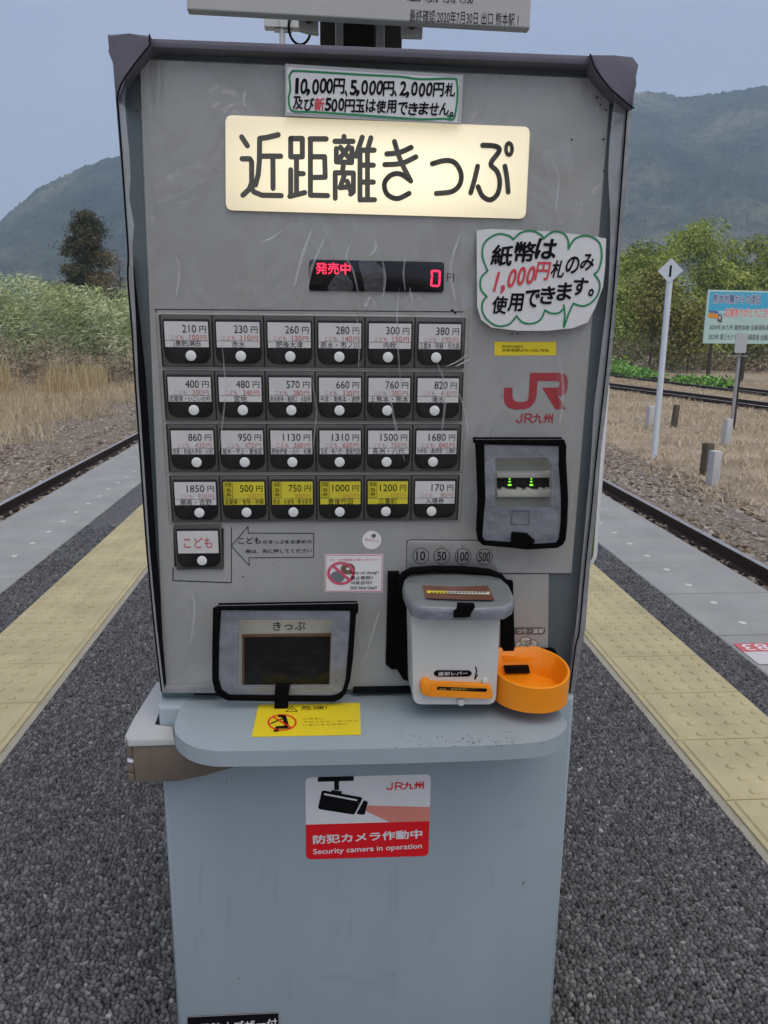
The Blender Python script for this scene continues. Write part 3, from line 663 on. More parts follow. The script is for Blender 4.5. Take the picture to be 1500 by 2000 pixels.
b = MB(); b.prism(inset(AL([Zg(322, 1138), Zg(820, 1158), Zg(836, 1252), Zg(330, 1232)], CN+0.008), 0.004), CN, CN+0.010, 'orange', bevel=0.003, seg=3)
u, w = A(*Zg(343, 1175), CN+0.01); b.disc(u, w, 0.0075, CN, CN+0.013, 'orange', 20, 0.003, ry=0.0115)
b.flat(inset(AL([Zg(426, 1166), Zg(795, 1180), Zg(790, 1206), Zg(422, 1190)], CN+0.0103), 0.0028), CN+0.0103, 'ink'); tpn(b, '現金・硬貨返却レバー', 440, 1172, 720, 1196, CN+0.0106, 'ink_orange')
b.build('return_lever', cu, PANEL, smooth=40)
b = MB()
for x, y, r in ((775, 1120, 0.0045), (600, 1272, 0.0055)): u, w = A(*Zg(x, y), CN); b.disc(u, w, r, CN, CN+0.005, 'coin_white', 16, 0.0015)
b.build('screw_cap', cu, PANEL, smooth=40)
# change return legend and orange tray
b = MB(); tpx(b, 'つり・返却', *Zg(1012, 742), *Zg(1205, 776), 0.0006, 'white', off=0.01); b.flat(inset(AL([Zg(960, 732), Zg(1222, 732), Zg(1218, 783), Zg(960, 783)]), 0.006), 0.0001, 'ink_grey')
for x, y in ((1040, 862), (1120, 852), (1075, 832)):
    b.flat(AL([Zg(x+40*math.cos(k*0.4488), y+28*math.sin(k*0.4488)) for k in range(14)]), 0.0002+0.0001*(x % 3), 'cream')
    b.stroke(AL([Zg(x+42*math.cos(k*0.4488), y+30*math.sin(k*0.4488)) for k in range(15)]), 0.0010, 0.0006, 'ink_grey', caps=False); b.stroke(AL([Zg(x-14, y+8), Zg(x, y-8), Zg(x+16, y)]), 0.0009, 0.0007, 'ink_grey', caps=False)
b.build('change_legend', root, PANEL)
b = MB(); uL = A(*Zg(865, 1110), 0.075)[0]; uR = A(*Zg(1366, 1100), 0.045)[0]
wr = A(*Zg(1120, 1192), 0.105)[1]; wb = A(*Zg(1120, 1368), 0.105)[1]
def dshape(k, n0=0.004):
    D = 0.104-k; ln = D-n0; cr = min(0.5*(uR-uL), 0.040); a = uL+k; e = uR-k; c = (a+e)/2+0.004
    front = [(c-(c-a)*math.cos(math.pi/2*i/10), n0+ln*(0.5+0.5*math.sin(math.pi/2*i/10))) for i in range(11)]
    right = [(c+(e-c)*math.sin(t), n0+ln*0.5+ln*0.5*math.cos(t)) for t in [math.pi*0.80*i/16 for i in range(1, 17)]]
    return [(a, n0)]+front+right+[(right[-1][0]-0.012, n0)]
def lift(u, n): return wr+0.016*(1-min(1, n/0.108))**1.0       # the rim rises a little towards the machine
O, I = dshape(0), dshape(0.0035, 0.0075)
b.loft([[(u, wb+0.006 if False else wb, n) for u, n in I], [(u, wb, n) for u, n in O], [(u, lift(u, n), n) for u, n in O], [(u, lift(u, n)+0.0008, n*0.98+0.0006) for u, n in dshape(0.0017, 0.006)], [(u, lift(u, n), n) for u, n in I], [(u, wb+0.012, n*0.9+0.004) for u, n in dshape(0.012, 0.009)]], 'orange', mats=['orange', 'orange', 'orange', 'orange', 'orange', 'orange'])
tr = b.build('change_tray', root, PANEL, smooth=50)
b = MB(); b.prism(AL([Zg(898, 935), Zg(1205, 960), Zg(1225, 1060), Zg(898, 1060)], 0.010), 0.004, 0.010, 'orange', bevel=0.002); b.build('tray_back', tr, PANEL, smooth=40)
b = MB(); b.prism(AL([Zg(918, 1022), Zg(1098, 1018), Zg(1108, 1068), Zg(928, 1072)], 0.016), 0.008, 0.016, 'recess'); b.build('coin_outlet', tr, PANEL)

# ticket outlet behind its flap
b = MB()
b.prism(AL([Zd(300, 700), Zd(1110, 700), Zd(1090, 1290), Zd(300, 1290)]), 0.0, 0.0012, 'cream')
tpx(b, 'きっぷ', *Zd(606, 765), *Zd(853, 835), 0.0016, 'ink', off=0.004)
b.prism(AL([Zd(368, 858), Zd(1060, 850), Zd(1050, 1270), Zd(368, 1270)]), 0.0012, 0.0030, 'brown_trim', bevel=0.0008)
b.prism(AL([Zd(386, 880), Zd(1046, 872), Zd(1036, 1262), Zd(388, 1262)]), 0.0030, 0.0036, 'recess')
b.build('ticket_outlet', root, PANEL)

# shelf
zs = A(700, 1358)[1]*math.cos(math.atan(TILT))+CAM_H; SHELF = flat_frame(zs)
b = MB()
sp = pts(SHELF, [(341, 1417), (342, 1430), (350, 1441), (366, 1453), (386, 1461), (406, 1465), (440, 1467), (600, 1465), (745, 1462), (920, 1457), (1010, 1453), (1045, 1450), (1072, 1445), (1092, 1436), (1105, 1423), (1108, 1408)])
yb = 1.05
lf = pts(SHELF, [(372, 1362), (358, 1375), (347, 1396)]); out = [(lf[0][0], yb)]+smooth_line(lf+sp, 6)+[(sp[-1][0], yb)]
b.prism(out, -0.022, 0.0, 'body_blue', bevel=0.004, seg=3)
sh = b.build('shelf', root, SHELF, smooth=40)
b = MB(); q = [(497+8, 1377), (703, 1373), (705, 1436), (491, 1440)]
S = lambda L: pts(SHELF, L); b.flat(S(q), 0.0005, 'sticker_yellow')
Zh = lambda x, y: (380+x*0.25333, 1020+y*0.25333)
def tsh(t, x0, y0, x1, y1, **k): u0, w0 = at(SHELF, *Zh(x0, y1)); u1, w1 = at(SHELF, *Zh(x1, y0)); b.text(t, (u0, w0, u1, w1), 0.0008, 'ink', **k)
tsh('危険!', 820, 1418, 1020, 1452, off=0.004); tsh('この上に', 838, 1508, 998, 1526); tsh('すわったり・のったり', 838, 1529, 1258, 1549); tsh('しないでください', 838, 1552, 1182, 1574)
tri = [Zh(705, 1464), Zh(752, 1424), Zh(792, 1462), Zh(705, 1464)]; b.stroke(S(tri), 0.0013, 0.0008, 'ink'); b.stroke(S([Zh(750, 1440), Zh(749, 1452)]), 0.0012, 0.0008, 'ink')
fig = [Zh(690, 1500), Zh(712, 1580), Zh(640, 1584), Zh(632, 1606)]; b.stroke(S(fig), 0.0060, 0.00085, 'ink'); b.stroke(S([Zh(672, 1520), Zh(590, 1556)]), 0.0028, 0.0009, 'ink'); b.stroke(S([Zh(640, 1612), Zh(620, 1614)]), 0.0045, 0.0009, 'ink'); b.stroke(S([Zh(665, 1594), Zh(745, 1592)]), 0.002, 0.0009, 'ink')
hd = [Zh(668+30*math.cos(k*0.5236), 1497+12*math.sin(k*0.5236)) for k in range(12)]; b.flat(S(hd), 0.0010, 'ink')
cr = [Zh(675+106*math.cos(k*math.pi/16), 1548+60*math.sin(k*math.pi/16)) for k in range(33)]; b.stroke(S(cr), 0.0024, 0.0012, 'sticker_red', caps=False); b.stroke(S([Zh(605, 1505), Zh(745, 1590)]), 0.0024, 0.0013, 'sticker_red', caps=False)
tag(b.build('sticker', sh, SHELF), 'yellow danger sticker on the shelf')
b = MB(); rr = random.Random(5)
for k in range(85):
    x = rr.gauss(910, 85); y = rr.gauss(1447, 8)
    if not (760 < x < 1085 and 1415 < y < 1462): continue
    u, w = at(SHELF, x, y); r = rr.uniform(0.0004, 0.0013); b.flat([(u+r*1.6*rr.uniform(.6, 1)*math.cos(a), w+r*rr.uniform(.6, 1)*math.sin(a)) for a in (0, 1.2, 2.4, 3.6, 4.9)], 0.0003, 'ink' if rr.random() < 0.5 else 'brown_trim')
b.build('paint_speck', sh, SHELF)

# stickers on the lower front
b = MB(); Zs = lambda x, y: (560+x*0.4, 1350+y*0.4); BF = lambda L, n=0.0005: pts(BODY, [Zs(*p) for p in L], n)
cq = inset(BF([(91, 421), (705, 405), (692, 804), (94, 821)]), 0.009, 6)
b.flat(cq, 0.0005, 'sticker_white')
lowq = inset(BF([(93, 651), (697, 634), (692, 804), (94, 821)]), 0.009, 6); lo = BF([(93, 651), (697, 634)])
b.flat([lo[0], lo[1]]+[p for p in lowq if p[1] < lo[1][1]-0.012], 0.0008, 'sticker_red')
b.flat(BF([(395, 558), (699, 565), (697, 634), (503, 639), (386, 585)]), 0.0008, 'sticker_pink')
b.flat(BF([(152, 419), (327, 414), (327, 437), (152, 442)]), 0.0009, 'ink'); b.flat(BF([(232, 438), (255, 438), (255, 482), (232, 482)]), 0.0010, 'ink'); b.flat(BF([(218, 482), (270, 487), (266, 503), (218, 496)]), 0.0011, 'ink')
b.flat(inset(BF([(172, 482), (372, 518), (330, 602), (152, 574)]), 0.004), 0.0012, 'ink'); b.flat(inset(BF([(377, 530), (397, 540), (380, 603), (340, 598)]), 0.002), 0.0012, 'ink'); b.stroke(BF([(186, 503), (340, 532)], 0.0015), 0.0028, 0.0015, 'white')
def tb(t, x0, y0, x1, y1, m, sl=0.0, **k): u0, w0 = at(BODY, *Zs(x0, y1)); u1, w1 = at(BODY, *Zs(x1, y0)); b.text(t, (u0, w0, u1, w1), 0.0014, m, rot=sl, **k)
ju = at(BODY, *Zs(486, 480)); jv = at(BODY, *Zs(668, 440)); jr_line(b, ju[0], ju[1], jv[0], jv[1], 0.0012, 'sticker_red'); tb('防犯カメラ作動中', 130, 678, 660, 738, 'white', 0.022, off=0.028); tb('Security camera in operation', 130, 744, 660, 796, 'white', 0.022, off=0.014)
tag(b.build('sticker', cab, BODY), 'white and red security camera sticker on the lower front')
b = MB(); q = pts(BODY, [(365, 1985), (545, 1977), (545, 2052), (366, 2060)])
b.prism(q, 0.0, 0.0010, 'ink'); b.stroke(q+[q[0]], 0.0015, 0.0012, 'galv', caps=False); u0, w0 = at(BODY, 370, 2016); u1, w1 = at(BODY, 541, 1989); b.text('盗難防止ブザー付', (u0, w0, u1, w1), 0.0015, 'white', off=0.012, rot=0.03)
tag(b.build('sticker', cab, BODY), 'black alarm label at the bottom edge')
b = MB()
for x, y, r in ((1022, 1725, 4), (677, 1757, 2), (634, 1805, 1.5), (420, 1838, 1.5), (467, 1911, 3), (864, 1867, 2), (407, 1937, 1.5), (442, 1525, 2), (453, 1519, 2), (1011, 1488, 1.5), (575, 1604, 1.5), (1005, 1507, 1.5), (887, 1831, 1)):
    u, w = at(BODY, x, y); b.flat([(u+0.0006*r*(0.6+0.4*math.sin(3*k+x))*math.cos(k), w+0.0009*r*(0.7+0.3*math.sin(2*k+y))*math.sin(k)) for k in range(6)], 0.0004, 'ink_grey')
b.build('paint_speck', cab, BODY)

b = MB(); rr = random.Random(9)
for cx, cy, rx, ry in [(660, 1908, 40, 9), (712, 1918, 30, 7), (760, 1905, 26, 6), (1022, 1728, 9, 14), (1012, 1612, 14, 9), (880, 1545, 10, 7)]+[(rr.uniform(380, 1040), rr.uniform(1700, 1990), rr.uniform(3, 8), rr.uniform(14, 50)) for _ in range(16)]:
    c = [(cx+rx*rr.uniform(.6, 1.1)*math.cos(k*0.785), cy+ry*rr.uniform(.6, 1.1)*math.sin(k*0.785)) for k in range(8)]
    b.flat(pts(BODY, smooth_line(c, 3, True), 0.0003), 0.0003+0.00001*rr.random(), 'smudge')
b.build('paint_smudge', cab, BODY)
# side bracket on the left
fy = 0.982; BR = plane_frame((0, fy, 0)); zb = at(BR, 250, 1443)[1]; BT = flat_frame(zb)
b = MB(); T = lambda L: pts(BT, L)
Lp = T([(305, 1331), (262, 1402), (243, 1436), (250, 1445)])+[at(BT, 341, 1442), at(BT, 338, 1417), at(BT, 297, 1417), at(BT, 318, 1373), at(BT, 330, 1331)]
b.prism(Lp, -0.010, 0.0, 'bracket_top', bevel=0.003, seg=2)
br = b.build('hook_bracket', root, BT, smooth=40)
b = MB(); fo = pts(BR, [(257, 1446), (345, 1443), (470, 1488), (455, 1500), (400, 1515), (350, 1526), (264, 1530)])
b.prism(fo, -0.012, 0.0, 'bracket_side', bevel=0.002); b.build('bracket_face', br, BR, smooth=40)
b = MB(); eo = pts(BR, [(245, 1448), (257, 1448), (263, 1529), (250, 1525)])
for a0, a1 in ((0.0, 0.42), (0.47, 0.55), (0.58, 0.78), (0.81, 1.0)):
    lerp = lambda p, q, t: (p[0]+(q[0]-p[0])*t, p[1]+(q[1]-p[1])*t)
    b.prism([lerp(eo[0], eo[3], a0), lerp(eo[1], eo[2], a0), lerp(eo[1], eo[2], a1), lerp(eo[0], eo[3], a1)], -0.012, -0.001, 'white_paint' if a0 == 0.47 else 'bracket_side', bevel=0.002)
b.build('bracket_edge', br, BR, smooth=40)
b = MB(); sx = at(BR, 247, 1448)[0]; zl = at(BR, 262, 1529)[1]
b.prism([(sx+0.006, zl), (sx+0.012, zl), (sx+0.012, zb-0.01), (sx+0.006, zb-0.01)], -0.16, -0.014, 'bracket_side'); b.build('bracket_arm', br, BR)

# ------------------------------------------------------------------ the clear protective cover
CV = thing('protective_cover', (0.06, 1.0, 1.46), 'clear vinyl cover with grey fabric corners and black edged flaps hanging over the ticket machine', 'cover')
b = MB()
hem = [(290, 73), (1157, 107), (1156, 127), (289, 92)]
b.prism(AL(hem, 0.022), -0.05, 0.022, 'fabric_dark', bevel=0.004, seg=2); b.build('top_hem', CV, PANEL, smooth=40)
capL = [(209, 66), (250, 65), (292, 68), (293, 88), (278, 106), (262, 126), (246, 148), (236, 165), (230, 182), (229, 196), (226, 170), (222, 128), (216, 96), (211, 92)]
capR = [(1153, 106), (1200, 108), (1237, 110), (1249, 126), (1242, 150), (1238, 165), (1238, 211), (1227, 204), (1214, 192), (1196, 177), (1176, 153), (1160, 130)]
for c in (capL, capR):
    b = MB(); b.prism(AL(c, 0.030), -0.08, 0.030, 'fabric_dark', bevel=0.003, seg=2); b.stroke(AL(c[2:10] if c is capL else [c[0]]+c[:5:-1], 0.0305), 0.0018, 0.0305, 'thread_and_shade'); b.build('corner_cap', CV, PANEL, smooth=40)
# side strips: hem, threads, clear film and a painted strip of shade
nL = 0.014
outer = [(229, 190), (237, 290), (246, 420), (251, 500), (250, 545), (258, 640), (264, 740), (275, 900), (288, 1080), (302, 1230), (316, 1350)]
inner = [(246, 170), (244, 200), (247, 240), (253, 300), (255, 350), (252, 385), (262, 440), (258, 480), (262, 560), (266, 640), (270, 740), (281, 900), (293, 1080), (307, 1230), (321, 1350)]
b = MB(); b.flat(AL(outer, nL)+AL(inner[::-1], nL), nL, 'film'); b.build('side_film', CV, PANEL)
b = MB(); b.tube([(u, w, nL+0.001) for u, w in AL(smooth_line(outer, 3), nL)], 0.0011, 'thread_and_shade', 6)
b.prism(AL([(p[0]-2.5, p[1]) for p in outer[3:]]+[(p[0]+3.5, p[1]) for p in outer[:2:-1]], nL-0.002), -0.03, nL-0.002, 'hem_silver')
b.prism(AL([(256, 520), (264, 640), (270, 740), (281, 900), (293, 1080), (307, 1230), (318, 1340), (322, 1340), (313, 1230), (301, 1080), (290, 900), (280, 740), (270, 640)], nL-0.004), -0.02, nL-0.004, 'thread_and_shade')  # near-black strip painted in for the shadow gap between cover and cabinet
b.build('side_hem', CV, PANEL, smooth=40)
b = MB()
o2 = [(1236, 210), (1226, 330), (1217, 440), (1206, 560), (1194, 700), (1184, 800), (1172, 900), (1164, 1000), (1153, 1100), (1143, 1230), (1136, 1260), (1122, 1352)]
i2 = [(1224, 208), (1215, 330), (1207, 440), (1198, 560), (1185, 700), (1174, 800), (1163, 900), (1154, 1000), (1143, 1100), (1131, 1230), (1124, 1260), (1112, 1352)]
b.prism(AL(smooth_line(o2, 3), 0.012)+AL(i2[::-1], 0.012), -0.03, 0.012, 'hem_silver', bevel=0.002); b.tube([(u, w, 0.0135) for u, w in AL(smooth_line(i2, 3), 0.012)], 0.0011, 'thread_and_shade', 6)
b.build('side_hem', CV, PANEL, smooth=40)
i3 = [(1204, 175), (1196, 220), (1188, 330), (1192, 430), (1188, 560), (1172, 700), (1160, 800), (1154, 900), (1145, 1000), (1136, 1100), (1124, 1230), (1108, 1352)]
b = MB(); b.flat(AL(smooth_line(i2, 3), 0.010)+AL(smooth_line(i3, 3)[::-1], 0.010), 0.010, 'film'); b.build('side_film', CV, PANEL)
b = MB(); b.prism(AL([(316, 1342), (428, 1340), (428, 1354), (315, 1354)], 0.008), 0.0, 0.008, 'hem_silver', bevel=0.001); b.prism(AL([(378, 1352), (430, 1350), (430, 1359), (378, 1358)], 0.008), 0.0, 0.0075, 'thread_and_shade')
b.build('bottom_hem', CV, PANEL, smooth=40); b = MB(); b.prism(AL([(690, 1346), (808, 1344), (808, 1354), (690, 1356)], 0.008), 0.0, 0.006, 'thread_and_shade'); b.build('bottom_hem', CV, PANEL, smooth=40)
# creases in the film, their glints painted in as pale slivers
b = MB()
for L, wd in (([(690, 470), (676, 500), (690, 530), (700, 575)], 3), ([(745, 500), (752, 540), (748, 580)], 3), ([(612, 440), (590, 500), (575, 560)], 4), ([(640, 452), (610, 520), (600, 570)], 3), ([(796, 480), (788, 530), (792, 570)], 2),
              ([(700, 590), (712, 600), (722, 580), (735, 600)], 4), ([(800, 560), (808, 592), (830, 602)], 4), ([(915, 690), (895, 705), (870, 716)], 3), ([(920, 700), (890, 716)], 3), ([(755, 730), (770, 820), (790, 900)], 3), ([(780, 560), (775, 640), (783, 750)], 2), ([(690, 600), (702, 650), (700, 720)], 2), ([(480, 175), (476, 190), (479, 210)], 3), ([(560, 442), (520, 470), (470, 476)], 3), ([(900, 455), (880, 520), (890, 590)], 4), ([(720, 446), (735, 480), (722, 500)], 3), ([(430, 640), (440, 760), (428, 880)], 2), ([(605, 720), (618, 800), (610, 880)], 2), ([(850, 700), (870, 760), (862, 850)], 3), ([(500, 1010), (560, 1020), (640, 1014)], 2), ([(880, 740), (905, 790), (915, 850)], 3), ([(360, 1130), (380, 1180), (372, 1260)], 3), ([(745, 1180), (730, 1230), (712, 1290)], 3), ([(1090, 690), (1100, 760), (1092, 840)], 3), ([(1110, 880), (1118, 960), (1108, 1040)], 3), ([(330, 480), (350, 520), (344, 580)], 3), ([(980, 470), (960, 500), (930, 540)], 2), ([(1060, 290), (1090, 340), (1084, 420)], 2), ([(395, 385), (360, 395), (345, 398)], 3)):
    p = AL(smooth_line(L, 4), 0.009); k = len(p)
    b = MB()
    for i in range(k-1):
        a0, a1 = wd*0.00055*math.sin(math.pi*(i+0.15)/(k)), wd*0.00055*math.sin(math.pi*(i+1.15)/(k+0.3))
        b.poly3([(p[i][0]-a0, p[i][1], 0.0085), (p[i][0]+a0, p[i][1], 0.0095), (p[i+1][0]+a1, p[i+1][1], 0.0095), (p[i+1][0]-a1, p[i+1][1], 0.0085)], 'film_crease')
    b.build('film_crease', CV, PANEL)
for q in ([(300, 360), (350, 330), (430, 300), (436, 330), (360, 380), (308, 400)], [(560, 440), (590, 436), (612, 500), (585, 600), (566, 596)], [(1060, 300), (1110, 280), (1140, 420), (1090, 436)], [(1085, 700), (1125, 690), (1120, 850), (1096, 850)], [(330, 1150), (400, 1140), (412, 1320), (340, 1334)], [(700, 1170), (752, 1160), (750, 1320), (706, 1330)], [(900, 460), (926, 470), (922, 700), (906, 840)], [(700, 512), (722, 500), (752, 530), (746, 568), (716, 578)], [(640, 560), (668, 520), (690, 556), (676, 596), (648, 600)], [(770, 590), (812, 570), (848, 604), (800, 612)], [(455, 560), (500, 540), (540, 596), (470, 600)], [(690, 590), (740, 584), (736, 606), (700, 608)]):
    b = MB(); c = [(q[i][0]+(q[(i+1) % len(q)][0]-q[i][0])*t, q[i][1]+(q[(i+1) % len(q)][1]-q[i][1])*t) for i in range(len(q)) for t in (0.0, 0.5)]
    b.flat(AL(smooth_line(c, 3, True), 0.007), 0.007, 'fold_sheen'); b.build('fold_sheen', CV, PANEL)  # pale patches that paint broad reflections onto the folds of the film
# flap over the banknote slot
def flap(outer, inner, window, nf, name, mfab='fabric'):
    b = MB(); b.ring(outer, window, lambda u, w: nf(u, w), mfab, thick=0.002)
    fl = b.build(name, CV, PANEL, smooth=60)
    b = MB(); b.ring(outer, inner, lambda u, w: nf(u, w)+0.0022, 'tape_black', thick=0.005); b.build('piping', fl, PANEL, smooth=60)
    b = MB(); b.face([b.v(u, w, nf(u, w)-0.0008) for u, w in window], 'flap_clear'); b.build('clear_window', fl, PANEL)
    cx, cy = sum(p[0] for p in window)/len(window), sum(p[1] for p in window)/len(window); b = MB()
    for k in (1.04,):
        q = [(cx+(u-cx)*k+0.0012*(1 if u > cx else -1), cy+(w-cy)*k+0.0012*(1 if w > cy else -1)) for u, w in window]; q = q+[q[0]]
        for i in range(len(q)-1):
            L = math.hypot(q[i+1][0]-q[i][0], q[i+1][1]-q[i][1]); m = max(1, int(L/0.0042))
            for j in range(m):
                a = tuple(q[i][c]+(q[i+1][c]-q[i][c])*(j+0.12)/m for c in range(2)); e = tuple(q[i][c]+(q[i+1][c]-q[i][c])*(j+0.75)/m for c in range(2))
                b.stroke([a, e], 0.0005, nf(*a)+0.0012, 'thread_grey', caps=False)
    b.build('stitching', fl, PANEL)
    return fl
N1 = 0.026
fo = [Zf(*p) for p in ((188, 950), (880, 950), (895, 1000), (890, 1100), (905, 1400), (900, 1600), (890, 1725), (868, 1768), (825, 1792), (590, 1805), (460, 1790), (245, 1770), (210, 1735), (195, 1650), (205, 1400), (195, 1100))]
fi = [Zf(*p) for p in ((257, 985), (840, 998), (835, 1150), (852, 1400), (852, 1580), (838, 1720), (815, 1752), (640, 1762), (262, 1732), (242, 1700), (250, 1550), (264, 1400), (258, 1200))]
fw = [Zf(*p) for p in ((345, 1092), (745, 1094), (772, 1140), (774, 1474), (338, 1474), (345, 1200))]
c1 = A(1015, 960, N1)
fn = lambda u, w: N1+0.006*math.cos(min(1.5, abs(w-c1[1])/0.075))*1.0
f1 = flap(AL(fo, N1), AL(fi, N1), AL(fw, N1), fn, 'banknote_flap')
b = MB(); b.prism(AL([Zf(185, 945), Zf(880, 945), Zf(880, 985), Zf(185, 985)], N1), N1-0.010, N1-0.002, 'tape_black', bevel=0.002); b.build('hook_tape', f1, PANEL)
b = MB(); b.prism(AL([Zf(482, 1682), Zf(606, 1690), Zf(612, 1712), Zf(660, 1740), Zf(660, 1765), Zf(585, 1770), Zf(585, 1808), Zf(472, 1800), (999.5, 1057)], 0.036), 0.028, 0.036, 'tape_black', bevel=0.002); b.build('strap', f1, PANEL)
b = MB(); b.stroke(AL([Zf(482, 1510), Zf(615, 1512), Zf(610, 1620), Zf(472, 1618), Zf(482, 1510)], 0.033), 0.0006, 0.0335, 'thread_and_shade', caps=False); b.build('stitching', f1, PANEL)
# flap over the ticket outlet
N2 = 0.030
to = [Zd(*p) for p in ((145, 655), (180, 640), (1262, 620), (1262, 680), (1245, 700), (1220, 1040), (1200, 1200), (1165, 1310), (1130, 1350), (1080, 1375), (640, 1372), (260, 1365), (205, 1340), (160, 1290), (140, 1200), (142, 900))]
ti = [Zd(*p) for p in ((208, 668), (1200, 672), (1195, 800), (1165, 1200), (1140, 1288), (1100, 1318), (1050, 1328), (640, 1325), (270, 1320), (215, 1280), (190, 1190), (195, 900))]
tw = [Zd(*p) for p in ((346, 746), (1058, 742), (1040, 1246), (700, 1250), (336, 1250))]
c2 = A(556, 1270, N2)
fn2 = lambda u, w: N2+0.005*math.cos(min(1.5, abs(w-c2[1])/0.06))
f2 = flap(AL(to, N2), AL(ti, N2), AL(tw, N2), fn2, 'ticket_flap')
b = MB(); b.prism(AL([Zd(180, 640), Zd(1255, 622), Zd(1255, 650), Zd(180, 668)], N2), N2-0.008, N2-0.002, 'tape_black', bevel=0.002); b.build('hook_tape', f2, PANEL)
b = MB(); b.prism(AL([Zd(622, 1262), Zd(735, 1264), Zd(726, 1320), Zd(720, 1440), Zd(614, 1442), Zd(618, 1330)], 0.038), 0.033, 0.038, 'tape_black', bevel=0.002); b.build('strap', f2, PANEL)
# hood over the coin unit
b = MB(); G = lambda x, y, n: (*A(*Zg(x, y), n), n)
top = [(205, 378, .030), (260, 350, .012), (400, 336, .006), (600, 338, .006), (780, 350, .008), (880, 375, .020), (935, 425, .050), (968, 500, .080), (960, 545, .090), (900, 582, .096), (760, 590, .100), (560, 588, .100), (330, 582, .096), (258, 558, .088), (222, 500, .070), (196, 430, .045)]
gb, gf = G(600, 338, .006), G(560, 588, .100); sl2 = (gf[1]-gb[1])/(gf[2]-gb[2])
def lid(x, y, up=0.0):                                    # the point of the sloping lid that shows at this place
    lo, hi = 0.0, 0.125
    for _ in range(30):
        n = (lo+hi)/2
        if (A(*Zg(x, y), n)[1]-up)-(gb[1]+sl2*(n-gb[2])) > 0: hi = n
        else: lo = n
    return (*A(*Zg(x, y), n), n)
gr = [lid(p[0], p[1]) for p in top]; cu_ = (sum(p[0] for p in gr)/len(gr), sum(p[2] for p in gr)/len(gr))
def grow(r, k, dw): return [(cu_[0]+(u-cu_[0])*k, w+dw, cu_[1]+(n-cu_[1])*k) for u, w, n in r]
b.loft([grow(gr, 1.055, -0.0165), grow(gr, 1.065, -0.0065), grow(gr, 1.04, -0.001), grow(gr, 1.015, 0.0), grow(gr, 0.985, 0.001), grow(gr, 0.6, 0.0025)], 'fabric_light', mats=['fabric', 'fabric', 'fabric', 'fabric_light', 'fabric_light', 'fabric_light'])
hd = b.build('coin_hood', CV, PANEL, smooth=70)
b = MB(); b.poly3([lid(x, y, 0.0036) for x, y in ((318, 424), (560, 434), (800, 428), (848, 532), (600, 528), (345, 518))][::-1], 'copper_brown')
b.poly3([lid(x, y, 0.0044) for x, y in ((352, 463), (500, 466), (502, 485), (353, 481))][::-1], 'sticker_yellow'); b.poly3([lid(x, y, 0.0044) for x, y in ((500, 466), (810, 471), (812, 492), (502, 485))][::-1], 'cream')
for x in range(380, 780, 26): b.poly3([lid(p, q, 0.0048) for p, q in ((x, 470), (x+15, 470.5), (x+15, 480), (x, 479.5))][::-1], 'ink_grey')
b.build('hood_window', hd, PANEL)
b = MB(); b.prism(AL([Zg(586, 574), Zg(708, 578), Zg(712, 600), Zg(682, 612), Zg(674, 672), Zg(556, 676), Zg(556, 640), Zg(578, 622)], 0.118), 0.106, 0.114, 'tape_black', bevel=0.002); b.build('strap', hd, PANEL)
b = MB(); b.tube([G(*p) for p in ((165, 400, .012), (185, 345, .012), (240, 318, .012), (400, 306, .012), (600, 308, .012), (800, 328, .012), (880, 358, .012), (915, 400, .012))], 0.0055, 'tape_black', 8); b.build('piping', hd, PANEL, smooth=60)
b = MB(); b.prism(AL([Zg(68, 332), Zg(150, 332), Zg(160, 500), Zg(150, 1045), Zg(95, 1045), Zg(52, 1010)], 0.008), 0.0, 0.008, 'tape_black', bevel=0.002)
b.build('hook_tape', hd, PANEL); b = MB(); b.prism(AL([Zg(140, 360), Zg(215, 420), Zg(235, 1140), Zg(180, 1125), Zg(140, 1060)], 0.02), 0.002, 0.02, 'tape_black', bevel=0.004)
b.build('hook_tape', hd, PANEL); b = MB(); b.prism(AL([Zg(900, 395), Zg(985, 400), Zg(1000, 960), Zg(900, 960)], 0.008), 0.0, 0.008, 'tape_black', bevel=0.002)
b.build('hook_tape', hd, PANEL); b = MB(); b.prism(inset(AL([Zg(900, 895), Zg(1300, 895), Zg(1315, 990), Zg(900, 990)], 0.006), 0.007), -0.001, 0.006, 'tape_black', bevel=0.002); b.build('hook_tape', hd, PANEL)

